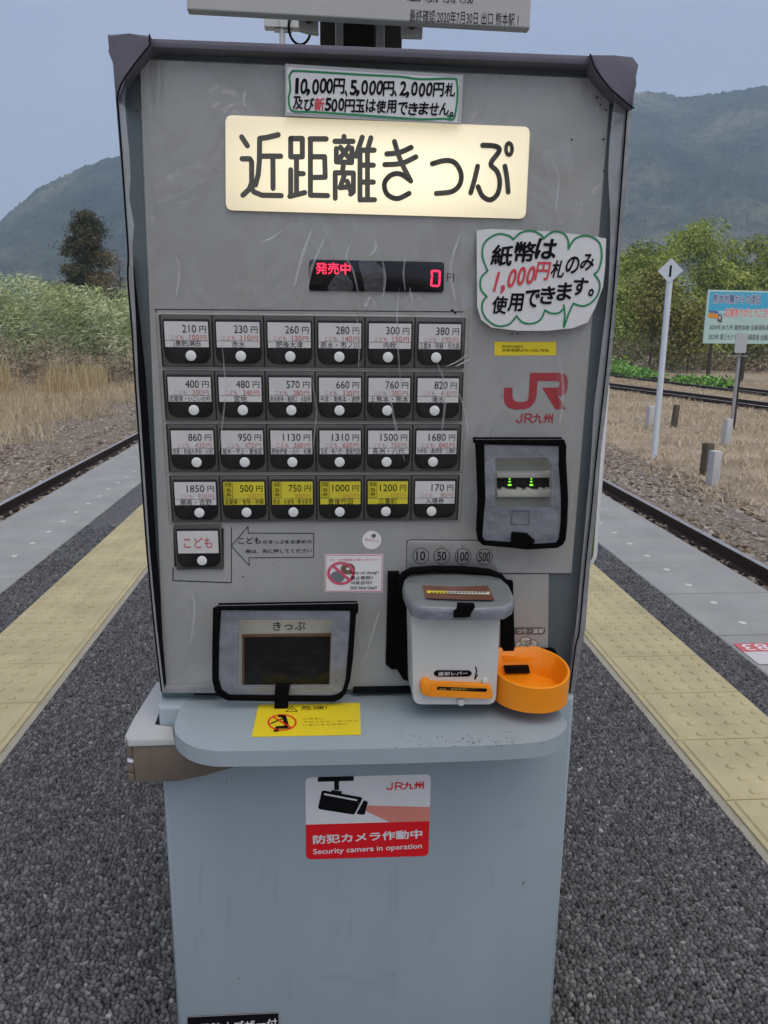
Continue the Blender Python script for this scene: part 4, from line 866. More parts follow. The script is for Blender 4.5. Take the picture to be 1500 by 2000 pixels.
# ------------------------------------------------------------------ handwritten notices taped to the cover
def scribble(b, s, x0, y0, x1, y1, n, m, off=0.03, jit=0.06, shear=0.1, F=PANEL):
    """Hand lettering along a pixel base line box (x0, y0 top left of first char; x1, y1 bottom right of last), one glyph at a time."""
    adv = [0.62 if c in '0123456789' else (0.4 if c in ',、。.' else 1.0) for c in s]; tot = sum(adv); p = 0; r = random.Random(sum(map(ord, s)))
    h = None
    for c, a in zip(s, adv):
        t0, t1 = p/tot, (p+a)/tot; p += a
        xa, xb = x0+(x1-x0)*t0, x0+(x1-x0)*t1
        yt, yb_ = y0[0]+(y0[1]-y0[0])*(t0+t1)/2, y1[0]+(y1[1]-y1[0])*(t0+t1)/2
        mm = m[c] if isinstance(m, dict) and c in m else (m['*'] if isinstance(m, dict) else m)
        em = (yb_-yt); dx, dy = r.uniform(-jit, jit)*em*0.5, r.uniform(-jit, jit)*em
        if c in '、。,.':
            ya, yb2 = yb_-em*0.28, yb_+em*0.12; xa2, xb2 = xa, xa+(xb-xa)*(0.8 if c == '。' else 0.6)
        elif c in 'っょ': ya, yb2, xa2, xb2 = yt+em*0.35, yb_, xa, xb
        elif c == '1': ya, yb2, xa2, xb2 = yt, yb_, xa+(xb-xa)*0.38, xa+(xb-xa)*0.66
        else: ya, yb2, xa2, xb2 = yt, yb_, xa+1, xb-1
        u0, w0 = at(F, xa2+dx, yb2+dy, n); u1, w1 = at(F, xb2+dx, ya+dy, n)
        b.text(c, (u0, w0, u1, w1), n, mm, off=off, shear=shear, rot=r.uniform(-0.05, 0.05))
NN = 0.0115
b = MB(); b.prism(AL([(557, 124), (905, 146), (901, 243), (557, 226)], NN), NN-0.001, NN, 'laminate', bevel=0.0003, seg=1)
b.flat(AL([(561, 131), (896, 152), (893, 240), (560, 220)], NN), NN+0.0004, 'paper')
gl = [(565, 150), (570, 141), (585, 139), (700, 146), (780, 150), (820, 155), (885, 154), (892, 162), (893, 190), (888, 228), (880, 234), (865, 232), (820, 233), (700, 225), (610, 219), (575, 218), (566, 210), (564, 190), (567, 175), (565, 150)]
b.stroke(AL(smooth_line(gl, 3), NN), 0.0024, NN+0.0007, 'marker_green'); b.stroke(AL([(880, 233), (874, 226), (888, 227)], NN), 0.002, NN+0.0009, 'marker_green')
scribble(b, '10,000円、5,000円、2,000円札', 571, (152, 164), 889, (181, 189), NN+0.0010, 'marker_black', off=0.026)
scribble(b, '及び新500円玉は使用できません。', 571, (189, 203), 886, (213, 226), NN+0.0010, {'*': 'marker_black', '新': 'marker_red'}, off=0.026)
nt1 = b.build('paper_notice', None, PANEL); tag(nt1, 'rectangular handwritten notice with green border taped above the lit header sign', 'notice', 'handwritten notices taped to the cover')
b = MB(); cl = [(931, 450), (960, 447), (1075, 452), (1163, 462), (1184, 466), (1182, 520), (1178, 560), (1163, 600), (1148, 630), (1120, 641), (1070, 646), (1010, 646), (960, 640), (940, 625), (932, 600)]
b.prism(AL(cl, NN), NN-0.001, NN, 'paper', bevel=0.0003, seg=1)
Zk = lambda x, y: (560+x*0.44, 420+y*0.44)
cloud = [[(890, 245), (868, 180), (880, 120), (935, 85), (985, 92), (1005, 108)], [(1005, 108), (1040, 78), (1090, 70), (1130, 90), (1137, 106)], [(1137, 106), (1180, 75), (1225, 80), (1248, 110), (1250, 150)], [(1250, 150), (1280, 105), (1335, 92), (1385, 120), (1398, 180), (1385, 240), (1365, 262)],
         [(1365, 262), (1388, 300), (1382, 350), (1350, 390), (1310, 404), (1272, 392)], [(1272, 392), (1250, 440), (1230, 497), (1234, 440), (1229, 400)], [(1229, 415), (1205, 435), (1170, 435), (1146, 422)], [(1146, 422), (1125, 465), (1085, 482), (1045, 475), (1020, 448)], [(1020, 448), (985, 485), (935, 492), (890, 465), (868, 425), (870, 385), (888, 362)], [(888, 362), (862, 330), (862, 280), (892, 246)]]
for L in cloud: b.stroke(AL(smooth_line([Zk(*p) for p in L], 5), NN), 0.0024, NN+0.0006, 'marker_green')
scribble(b, '紙幣は', Zk(905, 0)[0], (Zk(0, 140)[1], Zk(0, 95)[1]), Zk(1200, 0)[0], (Zk(0, 228)[1], Zk(0, 180)[1]), NN+0.0009, 'marker_black', off=0.026)
scribble(b, '1,000円札のみ', Zk(905, 0)[0], (Zk(0, 262)[1], Zk(0, 165)[1]), Zk(1365, 0)[0], (Zk(0, 345)[1], Zk(0, 235)[1]), NN+0.0009, {'*': 'marker_black', '1': 'marker_red', ',': 'marker_red', '0': 'marker_red', '円': 'marker_red'}, off=0.022, shear=0.18)
scribble(b, '使用できます。', Zk(905, 0)[0], (Zk(0, 370)[1], Zk(0, 270)[1]), Zk(1365, 0)[0], (Zk(0, 445)[1], Zk(0, 345)[1]), NN+0.0009, 'marker_black', off=0.026)
nt2 = b.build('paper_notice', None, PANEL); tag(nt2, 'handwritten notice with green speech cloud outline taped right of the display', 'notice', 'handwritten notices taped to the cover')

# ------------------------------------------------------------------ fare board and its post above the machine
FB = plane_frame((0, 1.33, 0)); p0, p1 = at(FB, 365, 18), at(FB, 1035, 55)
fb = thing('fare_board', (0.06, 1.33, 1.6), 'white fare table board with printed numbers mounted above the ticket machine', 'fare board')
b = MB(); sl_ = (p1[1]-p0[1])/(p1[0]-p0[0])
b.prism([p0, p1, (p1[0], p1[1]+0.5), (p0[0], p0[1]+0.5)], -0.02, 0.0, 'board_white', bevel=0.002); pl = b.build('board_panel', fb, FB)
b = MB()
def tf(t, x0, y0, x1, y1, n, m, rot, **k): u0, w0 = at(FB, x0, y1); u1, w1 = at(FB, x1, y0); b.text(t, (u0, w0, u1, w1), n, m, rot=rot, **k)
tf('最終確認:2020年7月30日 出口 熊本駅 1', 800, 26, 1013, 43, 0.0005, 'ink', 0.0, )
for t, x0, x1, y in (('1,260', 796, 822, -6), ('1,510', 832, 856, -4), ('1,310', 866, 890, -3), ('1,130', 899, 924, -2)): tf(t, x0, y-5, x1, y+10, 0.0005, 'ink', -0.02, off=0.012)
b.build('printed_lettering', pl, FB)
PO = plane_frame((0, 1.46, 0)); b = MB()
sp_ = thing('roof_post', (at(PO, 705, 60)[0], 1.50, 0), 'dark brown steel post with two bright bars behind the machine', 'post')
x0, x1 = at(PO, 625, 60)[0], at(PO, 785, 60)[0]
b.prism([(x0, GZ*0), (x0+0.03, 0), (x0+0.03, 2.6), (x0, 2.6)], -0.12, 0.0, 'post_brown'); b.prism([(x1-0.03, 0), (x1, 0), (x1, 2.6), (x1-0.03, 2.6)], -0.12, 0.0, 'post_brown'); b.prism([(x0+0.03, 0), (x1-0.03, 0), (x1-0.03, 2.6), (x0+0.03, 2.6)], -0.09, -0.07, 'post_brown'); b.build('post_column', sp_, PO)
for a, c in ((655, 671), (734, 752)):
    b = MB(); q0, q1 = at(PO, a, 60, 0.03)[0], at(PO, c, 60, 0.03)[0]; b.prism([(q0, 1.2), (q1, 1.2), (q1, 2.4), (q0, 2.4)], -0.068, 0.03, 'steel', bevel=0.003); b.build('upright_bar', sp_, PO)
for q in ([(582, 20), (622, 22), (622, 66), (604, 64), (584, 58)], [(784, 35), (826, 38), (825, 73), (784, 72)]):
    b = MB(); b.prism(pts(PO, q, 0.09), 0.08, 0.09, 'galv', bevel=0.001); cx = sum(p[0] for p in q)/len(q)+(0 if q[0][0] < 700 else 0); u, w = at(PO, cx, 38 if cx < 700 else 49, 0.09); b.disc(u, w, 0.0065, 0.088, 0.096, 'post_brown', 12, 0.002); b.build('clamp_plate', sp_, PO)

# board that shows behind the right edge of the machine
SB = plane_frame((0, 1.56, 0)); q = at(SB, 1193, 727); q2 = at(SB, 1176, 890)
b = MB(); sx = q[0]; b.prism(rounded(sx-0.22, q[1]-0.42, sx, q[1], 0.03), -0.012, 0.0, 'white', bevel=0.003); b.prism(rounded(sx-0.21, q[1]-0.41, sx-0.009, q[1]-0.010, 0.024), -0.002, 0.002, 'board_green')
rb = thing('notice_board', (sx-0.1, 1.56, 0), 'white rimmed green board with rounded corners peeking out behind the machine', 'board'); b.build('board_face', rb, SB, smooth=40)
b = MB(); b.prism([(sx-0.13, 0), (sx-0.09, 0), (sx-0.09, q[1]-0.1), (sx-0.13, q[1]-0.1)], -0.05, -0.012, 'galv'); b.build('board_leg', rb, SB)

# floor number marker on the platform edge
b = MB(); b.flat([(1.520, 2.560), (1.74, 2.560), (1.74, 2.637), (1.543 - 0.02, 2.637)], 0.003, 'pink_red'); b.flat([(1.520, 2.45), (1.74, 2.45), (1.74, 2.5595), (1.520, 2.5595)], 0.003, 'floor_white')
V, F = glyphs('83', 0.0); u0, w0, u1, w1 = 1.545, 2.572, 1.64, 2.628; xs = [p[0] for p in V]; ys = [p[1] for p in V]
vs = [b.v(u1-(x-min(xs))/(max(xs)-min(xs))*(u1-u0), w1-(y-min(ys))/(max(ys)-min(ys))*(w1-w0), 0.0036) for x, y in V]
for f in F: b.face([vs[i] for i in f], 'white')
tag(b.build('floor_marker', None, PF), 'pink and white car number marker stuck on the grey platform edge', 'floor marker')

# distant camera on a thin pole
CF = plane_frame((0, 9, 0)); p0, p1 = at(CF, 516, 39), at(CF, 590, 57)
cc = thing('security_camera', (at(CF, 550, 60)[0], 9, 0), 'pale grey box camera on a thin pole left of the post above the machine', 'camera')
b = MB(); b.prism(rounded(p0[0], p1[1], p1[0], p0[1], 0.01), -0.08, 0.05, 'pale_grey', bevel=0.008); b.prism([(p0[0]+0.14, p1[1]-0.002), (p0[0]+0.17, p1[1]-0.002), (p0[0]+0.17, p0[1]+0.002), (p0[0]+0.14, p0[1]+0.002)], -0.082, 0.053, 'galv'); b.build('camera_housing', cc, CF)
b = MB(); pu = at(CF, 551, 60)[0]; b.tube([(pu, 0, 0), (pu, p1[1], 0)], 0.03, 'pale_grey', 10); b.tube([(pu-0.08, p1[1]-0.02, 0), (pu+0.10, p1[1]-0.02, 0)], 0.022, 'galv', 8); b.build('camera_pole', cc, CF, smooth=50)
b = MB(); lc = at(CF, 586, 58); b.tube([(lc[0]+0.115*math.cos(k*math.pi/10), lc[1]+0.16*math.sin(k*math.pi/10), 0.06) for k in range(21)], 0.013, 'tape_black', 6); b.build('cable_loop', cc, CF, smooth=50)

# ------------------------------------------------------------------ tracks
def rail(parent, x0, y0, x1, y1, zt):
    """A flat-bottomed rail: foot, web and polished head."""
    prof = [(-0.062, 0), (0.062, 0), (0.062, 0.012), (0.010, 0.026), (0.009, 0.108), (0.034, 0.122), (0.034, 0.150), (-0.034, 0.150), (-0.034, 0.122), (-0.009, 0.108), (-0.010, 0.026), (-0.062, 0.012)]
    d = Vector((x1-x0, y1-y0, 0)).normalized(); n = Vector((d.y, -d.x, 0)); b = MB()
    R = [[(x+n.x*a, zt-0.153+h, -(y+n.y*a)) for a, h in prof] for x, y in ((x0, y0), (x1, y1))]
    b.loft([[(p[0], p[1], p[2]) for p in r] for r in R], 'rail')
    b.bm.faces.ensure_lookup_table()
    b.prism([(x0-0.030*n.x, -1), (x0+0.03, -1), (x0+0.03, -0.9), (x0-0.03, -0.9)], 0, 0.0001, 'rail') if False else None
    hp = [(-0.033, 0.1503), (0.033, 0.1503), (0.028, 0.1530), (-0.028, 0.1530)]
    b.loft([[(x+n.x*a, zt-0.153+h, -(y+n.y*a)) for a, h in hp] for x, y in ((x0, y0), (x1, y1))], 'rail_head')
    return b.build('rail', parent, I4, smooth=20)
def track(x0, y0, x1, y1, zt, label, sleepers=False):
    t = thing('railway_track', ((x0+x1)/2, (y0+y1)/2, GZ), label, 'railway track', 'railway tracks'); d = Vector((x1-x0, y1-y0, 0)).normalized(); n = Vector((d.y, -d.x, 0))
    if sleepers:
        b = MB(); L = math.hypot(x1-x0, y1-y0); k = 0.3
        while k < L:
            cx, cy = x0+d.x*k, y0+d.y*k; q = [(cx+n.x*a+d.x*e, cy+n.y*a+d.y*e) for a, e in ((-1.0, -0.11), (1.0, -0.11), (1.0, 0.11), (-1.0, 0.11))]
            b.loft([[(x, z, -y) for x, y in q] for z in (zt-0.22, zt-0.12)], 'sleeper'); k += 0.6
        tag(b.build('sleeper', t, I4), kind='stuff')
    for s_ in (-0.55, 0.55): rail(t, x0+n.x*s_, y0+n.y*s_, x1+n.x*s_, y1+n.y*s_, zt)
track(-3.47, -6, -3.47, 90, -0.93, 'rusty rails of the track along the left edge of the platform')
track(3.47, -6, 3.47, 90, -0.93, 'rusty rails of the track along the right edge of the platform')
track(13.95, 60, 18.4, 10, -0.90, 'farther of two dark tracks crossing behind the dry grass under the bamboo', True)
track(9.95, 44, 16.2, 8, -0.90, 'nearer of two dark tracks crossing behind the dry grass under the bamboo', True)

def stones(name, x0, x1, y0, y1, n, z, size, label_kind='stuff'):
    ico = bmesh.new(); bmesh.ops.create_icosphere(ico, subdivisions=1, radius=1); iv = np.array([v.co[:] for v in ico.verts]); fi_ = np.array([[v.index for v in f.verts] for f in ico.faces]); ico.free()
    c = np.stack([RNG.uniform(x0, x1, n), y0+(y1-y0)*RNG.random(n)**1.25, np.full(n, z)+RNG.normal(0, 0.012, n)], -1)
    sc = size*RNG.uniform(0.55, 1.25, (n, 1, 1))*np.stack([RNG.uniform(.7, 1.3, n), RNG.uniform(.7, 1.3, n), RNG.uniform(.5, .9, n)], -1)[:, None, :]
    V = iv[None]*(1+RNG.normal(0, 0.16, (n, 12, 1)))*sc; a = RNG.uniform(0, 6.28, n); t = RNG.normal(0, 0.4, n)
    ca, sa, ct, st = np.cos(a)[:, None], np.sin(a)[:, None], np.cos(t)[:, None], np.sin(t)[:, None]
    x, y, zz = V[..., 0], V[..., 1]*ct-V[..., 2]*st, V[..., 1]*st+V[..., 2]*ct
    V = np.stack([x*ca-y*sa, x*sa+y*ca, zz], -1)+c[:, None, :]
    F = (fi_[None]+(np.arange(n)*12)[:, None, None]).reshape(-1, 3)
    return tag(raw_mesh(name, V.reshape(-1, 3), F, 'ballast', rnd=np.repeat(RNG.random(n), 20)), 'grey and brown crushed stone of the track bed', kind='stuff')
stones('ballast', -7.0, -4.1, 4, 26, 15000, GZ-0.03, 0.036)
stones('ballast', 4.1, 5.7, 4, 26, 11000, GZ-0.03, 0.036)
stones('ballast', -4.0, -3.0, 4, 26, 3500, GZ-0.09, 0.034)
stones('ballast', 3.0, 4.0, 4, 26, 3500, GZ-0.09, 0.034)
def strip(name, x0, x1, y0, y1, z, n=90):
    xs, ys = np.linspace(x0, x1, 14), np.linspace(y0, y1, n); X, Y = np.meshgrid(xs, ys); i = np.arange(X.size).reshape(n, 14)
    V = np.stack([X, Y, z+RNG.normal(0, 0.02, X.shape)], -1).reshape(-1, 3); F = np.stack([i[:-1, :-1], i[:-1, 1:], i[1:, 1:], i[1:, :-1]], -1).reshape(-1, 4)
    return tag(raw_mesh(name, V, F, 'ballast_bed'), kind='structure')
mat('ballast_bed', (0.20, 0.17, 0.135), 0.9, var=0.55, vscale=14, bump=0.8, bscale=16, bdist=0.06)
strip('track_bed', -6.9, -4.06, -6, 90, GZ-0.02); strip('track_bed', -4.06, -1.9, -6, 90, GZ-0.10); strip('track_bed', 4.06, 5.5, -6, 90, GZ-0.02); strip('track_bed', 1.9, 4.06, -6, 90, GZ-0.10)

# ------------------------------------------------------------------ vegetation
def blades(name, base, h, lean, width, material, label, droop=0.0):
    n = len(base); a = RNG.uniform(0, 6.28, n); dx, dy = np.cos(a), np.sin(a); w = width*RNG.uniform(.6, 1.4, n)
    l = lean*h[:, None]*RNG.normal(0, 1, (n, 2)); b0 = base-np.stack([dx*w, dy*w, np.zeros(n)], -1)/2; b1 = base+np.stack([dx*w, dy*w, np.zeros(n)], -1)/2
    mid = base+np.stack([l[:, 0]*0.35, l[:, 1]*0.35, h*0.6], -1); m0 = mid-np.stack([dx*w, dy*w, np.zeros(n)], -1)*0.35; m1 = mid+np.stack([dx*w, dy*w, np.zeros(n)], -1)*0.35
    tip = base+np.stack([l[:, 0], l[:, 1], h*(1-droop)], -1); t0 = tip-np.stack([dx*w, dy*w, np.zeros(n)], -1)*0.08; t1 = tip+np.stack([dx*w, dy*w, np.zeros(n)], -1)*0.08
    V = np.stack([b0, b1, m1, m0, t0, t1], 1).reshape(-1, 3); i = (np.arange(n)*6)[:, None]
    F = np.concatenate([i+np.array([0, 1, 2, 3]), i+np.array([3, 2, 5, 4])], 0)
    r = np.clip(RNG.random(n)*0.75+0.25*(0.5+0.5*np.sin(base[:, 0]*0.9+1.3*np.sin(base[:, 1]*0.5))), 0, 1)
    return tag(raw_mesh(name, V, F, material, rnd=np.tile(r, 2)), label, kind='stuff')
def leaves(name, c, d, ln, wd, material, parent=None, rnd=None, **k):
    """One diamond-shaped leaf at each point c along direction d."""
    n = len(c); d = d/np.linalg.norm(d, axis=1, keepdims=True); r = RNG.normal(0, 1, (n, 3)); s_ = np.cross(d, r); s_ /= np.linalg.norm(s_, axis=1, keepdims=True)
    ln = (ln*RNG.uniform(.6, 1.3, n))[:, None]; wd = (wd*RNG.uniform(.6, 1.3, n))[:, None]
    V = np.stack([c, c+d*ln*0.45+s_*wd/2, c+d*ln, c+d*ln*0.45-s_*wd/2], 1).reshape(-1, 3); F = np.arange(n*4).reshape(n, 4)
    return raw_mesh(name, V, F, material, parent, rnd=RNG.random(n) if rnd is None else rnd, **k)
def gpos(n, x0, x1, y0, y1): return np.stack([RNG.uniform(x0, x1, n), RNG.uniform(y0, y1, n), np.full(n, GZ)], -1)

# left: dry grass along the track, brown brush, then a bamboo thicket
p = gpos(52000, -21, -5.4, 9, 34); p = p[(p[:, 0] < -5.95+0.4*np.sin(p[:, 1]*1.3)+0.25*np.sin(p[:, 1]*3.7))]
clump = 0.5+0.5*np.sin(p[:, 0]*1.7+np.sin(p[:, 1]*0.8)*2)*np.sin(p[:, 1]*0.9+p[:, 0]*0.4)
blades('dry_grass', p, RNG.uniform(0.14, 0.42, len(p))*(0.4+0.9*clump), 0.35, 0.014, 'grass_dry', 'straw coloured grass between the left track and the thicket', droop=0.15)
cs = []
for k in range(17):
    cx, cy = RNG.uniform(-16, -8.4), RNG.uniform(16, 30); cs.append(np.stack([RNG.normal(cx, 0.28, 330), RNG.normal(cy, 0.4, 330), np.full(330, GZ)], -1))
p = np.concatenate(cs); blades('tall_dry_grass', p, RNG.uniform(0.7, 1.35, len(p)), 0.13, 0.014, 'grass_tan', 'tall orange tan grass tufts in front of the left thicket')
n = 26000; c = np.stack([RNG.uniform(-40, -7.5, n), RNG.uniform(29, 40, n), np.zeros(n)], -1); hh = 1.1+0.55*np.sin(c[:, 0]*0.9)+0.3*np.sin(c[:, 0]*2.3+c[:, 1]); c[:, 2] = GZ+RNG.random(n)**1.2*np.maximum(0.3, hh)
tag(leaves('brown_brush', c, RNG.normal(0, 1, (n, 3))+np.array([0, 0, 0.5]), 0.30, 0.05, 'brush_brown'), 'withered brown brush at the foot of the left thicket', kind='stuff')
def bamboo_mass(name, x0, x1, y0, y1, n, hfun, per, lean, ln, wd, material, label, spread=0.5):
    bx, by = RNG.uniform(x0, x1, n), RNG.uniform(y0, y1, n); H_ = hfun(bx, by)*RNG.uniform(0.8, 1.08, n); az = RNG.normal(lean, 0.8, n)
    t = RNG.random((n, per))**0.7*0.85+0.15; arc = 0.55*t**2.2*H_[:, None]*0.45
    X = bx[:, None]+np.cos(az)[:, None]*arc; Y = by[:, None]+np.sin(az)[:, None]*arc; Z = GZ+H_[:, None]*(t-0.16*t**5)
    sp = spread*(0.45+0.9*np.sin(np.pi*np.clip(t, 0, 1)**0.8))
    c = np.stack([X, Y, Z], -1)+RNG.normal(0, 1, (n, per, 3))*sp[..., None]*np.array([1, 1, 0.7])
    d = np.stack([np.broadcast_to(np.cos(az)[:, None], t.shape), np.broadcast_to(np.sin(az)[:, None], t.shape), 0.25-0.9*t], -1)+RNG.normal(0, 0.55, (n, per, 3))
    r = np.clip(RNG.random((n, 1))**1.2*0.75+RNG.random((n, per))*0.25+0.25*t-0.15, 0, 1)
    return tag(leaves(name, c.reshape(-1, 3), d.reshape(-1, 3), ln, wd, material, rnd=r.reshape(-1)), label, kind='stuff')
bamboo_mass('bamboo_thicket', -34, -5, 37, 47, 700, lambda x, y: 4.8+0.35*np.sin(x*0.8)+0.3*np.sin(x*2.1), 130, math.pi, 0.34, 0.05, 'bamboo_pale', 'pale green feathery bamboo thicket along the left side', spread=0.34)
def grove(name, label):
    K = 600; x = RNG.uniform(9, 56, K); top = 7.6+0.10*(x-18)+0.7*np.sin(x*0.55)+0.6*np.sin(x*1.5+1); f = RNG.random(K)**1.05
    z = 0.7+f*(top-0.7); y = 50.5+4.5*f+RNG.normal(0, 0.8, K); rad = RNG.uniform(0.7, 1.35, K); k = RNG.integers(0, K, 290000); m = len(k)
    v = RNG.normal(0, 1, (m, 3)); v /= np.linalg.norm(v, axis=1, keepdims=True); q = RNG.random(m)**0.35
    c = np.stack([x[k], y[k], GZ+z[k]], -1)+v*(q*rad[k])[:, None]*np.array([1, 1, 0.72]); c[:, 2] = np.maximum(c[:, 2], GZ+0.3)
    d = v*0.6+RNG.normal(0, 0.5, (m, 3))+np.array([0, 0, -0.35]); tone = RNG.random(K)
    spray = RNG.random(m) < 0.05; c[spray] += v[spray]*0.35
    tag(leaves(name, c, d, 0.30, 0.085, 'bamboo_green', rnd=np.clip(tone[k]*0.6+RNG.random(m)*0.5-0.05, 0, 1)), label, kind='stuff')
grove('bamboo_grove', 'tall green bamboo grove behind the right tracks')
n = 20000; c = np.stack([RNG.uniform(14, 60, n), RNG.uniform(45, 52, n), np.zeros(n)], -1); hh = 1.6+0.8*np.sin(c[:, 0]*0.7)+0.4*np.sin(c[:, 0]*1.9); c[:, 2] = GZ+RNG.random(n)*np.maximum(0.4, hh)
tag(leaves('brown_brush', c, RNG.normal(0, 1, (n, 3))+np.array([0, 0, 0.4]), 0.34, 0.06, 'brush_brown'), 'withered brown brush on the bank under the right grove', kind='stuff')
WG = flat_frame(GZ); wp = [at(WG, x, 729+(x-1192)*0.13) for x in (1196, 1206, 1218, 1232, 1246, 1262, 1280, 1345, 1352, 1388, 1402, 1415)]
ws = np.array([.9, .9, .8, .6, .6, .5, .35, .3, .3, .4, .45, .35]); n = 3000; k = RNG.integers(0, 12, n); wx, wy = np.array([p[0] for p in wp]), np.array([p[1] for p in wp])
c = np.stack([wx[k]+RNG.normal(0, .30, n)*(0.5+ws[k]), wy[k]+np.abs(RNG.normal(0, .7, n)), GZ+np.abs(RNG.normal(0, .42, n))*ws[k]], -1)
tag(leaves('green_weeds', c, RNG.normal(0, 1, (n, 3))+np.array([0, 0, 0.6]), 0.19, 0.11, 'weed'), 'bright green weeds beside the far tracks', kind='stuff')
# right: short dry grass between the tracks
p = gpos(60000, 4.9, 20, 9, 42); p = p[p[:, 0] > 5.3+0.3*np.sin(p[:, 1])+0.25*np.sin(p[:, 1]*3.1)]
off = np.abs((p[:, 0]-9.95)-(p[:, 1]-44)*(16.2-9.95)/(8-44)) ; off2 = np.abs((p[:, 0]-13.95)-(p[:, 1]-60)*(18.4-13.95)/(10-60)); p = p[(off > 1.0) & (off2 > 1.0)]
cl_ = 0.5+0.5*np.sin(p[:, 0]*2.1+np.sin(p[:, 1]*0.9)*2.2)*np.sin(p[:, 1]*1.2)
blades('dry_grass', p, RNG.uniform(0.06, 0.17, len(p))*(0.4+1.0*cl_), 0.9, 0.014, 'grass_dry', 'short withered grass between the right tracks', droop=0.3)

def tree(name, x, y, h, label, crown_fn, material, trunk_r=0.14, nl=4500, ll=0.3, lw=0.12, twigs=14, bark='bark', cat='tree'):
    t = thing(name, (x, y, GZ), label, cat); b = MB()
    b.tube([(x, GZ, -y), (x+0.05*h*0.1, GZ+h*0.5, -y), (x, GZ+h*0.96, -y)], [trunk_r, trunk_r*0.6, trunk_r*0.15], bark, 8)
    rr = random.Random(int(x*100))
    for k in range(twigs):
        z = h*rr.uniform(0.25, 0.9); a = rr.uniform(0, 6.28); L = h*rr.uniform(0.12, 0.24)*(1.25-z/h)
        b.tube([(x, GZ+z, -y), (x+math.cos(a)*L*0.6, GZ+z+L*0.2, -y-math.sin(a)*L*0.6), (x+math.cos(a)*L*1.15, GZ+z+L*rr.uniform(-.1, .6), -y-math.sin(a)*L*1.15)], [trunk_r*0.4, trunk_r*0.22, 0.012], bark, 5)
    b.build('trunk', t, I4, smooth=60)
    if nl:
        c, r = crown_fn(nl); c = c+np.array([x, y, GZ]); leaves('crown', c, RNG.normal(0, 1, (len(c), 3)), ll, lw, material, t, rnd=r)
    return t
def conifer_crown(n, h=9.2, seed=3):
    r = np.random.default_rng(seed); K = 64; cz = h*(0.28+0.72*r.random(K)); rad = 2.2*np.clip(1.16-cz/h, 0.10, 0.85)*1.25; a = r.uniform(0, 6.28, K); q = rad*r.random(K)**0.5
    cc = np.stack([q*np.cos(a), q*np.sin(a), cz], -1); k = r.integers(0, K, n); s_ = (0.22+0.20*r.random(K))[k][:, None]
    return cc[k]+r.normal(0, 1, (n, 3))*s_*np.array([1, 1, .55]), np.clip(0.6*r.random(K)[k]+0.35*r.random(n), 0, 1)
TX = at(plane_frame((0, 52, 0)), 180, 600)[0]
tree('conifer_tree', TX, 52, 10.0, 'dark ragged conifer with brown patches rising above the left thicket', conifer_crown, 'conifer', 0.2, 30000, 0.20, 0.085, 30)
def bush_crown(n, h=5.2, rad=1.9, seed=8):
    r = np.random.default_rng(seed); K = 30; v = r.normal(0, 1, (K, 3)); v /= np.linalg.norm(v, axis=1, keepdims=True); cc = v*r.random((K, 1))**0.4*np.array([rad, rad, h*0.33])+np.array([0, 0, h*0.66]); k = r.integers(0, K, n)
    return cc[k]+r.normal(0, 1, (n, 3))*0.38, np.clip(0.5*r.random(K)[k]+0.5*r.random(n), 0, 1)
tree('bare_tree', at(plane_frame((0, 50, 0)), 238, 600)[0], 50, 7.0, 'grey leafless tree with thin twigs right of the dark conifer', lambda n: bush_crown(n, 7.0, 1.6, 5), 'brush_brown', 0.1, 1500, 0.35, 0.03, 60, 'twig')
tree('yellow_shrub', at(plane_frame((0, 46, 0)), 1350, 640)[0], 46, 4.0, 'yellowish leafy shrub in front of the grove beside the white pole', lambda n: bush_crown(n, 4.0, 1.2, 9), 'bush_yellow', 0.06, 2400, 0.3, 0.12, 10, cat='shrub')
tree('yellow_tree', at(plane_frame((0, 47, 0)), 1278, 600)[0], 47, 6.3, 'olive yellow leafy tree behind the diamond marker', lambda n: bush_crown(n, 6.3, 1.3, 12), 'bush_yellow', 0.08, 2600, 0.32, 0.12, 10)

# ------------------------------------------------------------------ trackside things
m = thing('distance_marker', (5.841, 13.416, GZ), 'white trackside pole with a diamond plate bearing a black 1', 'trackside marker')
MF = plane_frame((5.841, 13.416, GZ), -0.42); k_ = 0.0098
b = MB(); b.tube([(0, -0.1, 0), (0, 3.15, 0)], 0.052, 'white_paint', 12); b.build('pole', m, MF, smooth=50)
b = MB(); b.prism([(0, 3.02), (0.205, 3.225), (0, 3.43), (-0.205, 3.225)], 0.052, 0.060, 'white_paint'); b.text('1', (-0.05, 3.13, 0.05, 3.31), 0.063, 'ink', off=0.02, mode='keep'); b.build('diamond_plate', m, MF)
# signal box on a pole
SX, SY = 9.399, 17.433; s_ = thing('signal_box', (SX, SY, GZ), 'grey metal box on a thin steel pole overlapping the billboard', 'signal box'); SF = plane_frame((SX, SY, GZ), -0.45)
b = MB(); b.tube([(0, 0, 0), (0, 1.80, 0)], 0.045, 'galv', 10); b.tube([(0.055, 0, 0.03), (0.055, 1.75, 0.03)], 0.018, 'post_brown', 6); b.build('pole', s_, SF, smooth=50)
b = MB(); b.prism(rounded(-0.12, 1.78, 0.12, 2.22, 0.02), -0.08, 0.12, 'pale_grey', bevel=0.01); b.build('equipment_box', s_, SF)
b = MB(); b.prism([(-0.17, 1.70), (0.17, 1.70), (0.17, 1.72), (-0.17, 1.72)], -0.05, 0.08, 'galv'); b.build('mounting_plate', s_, SF)
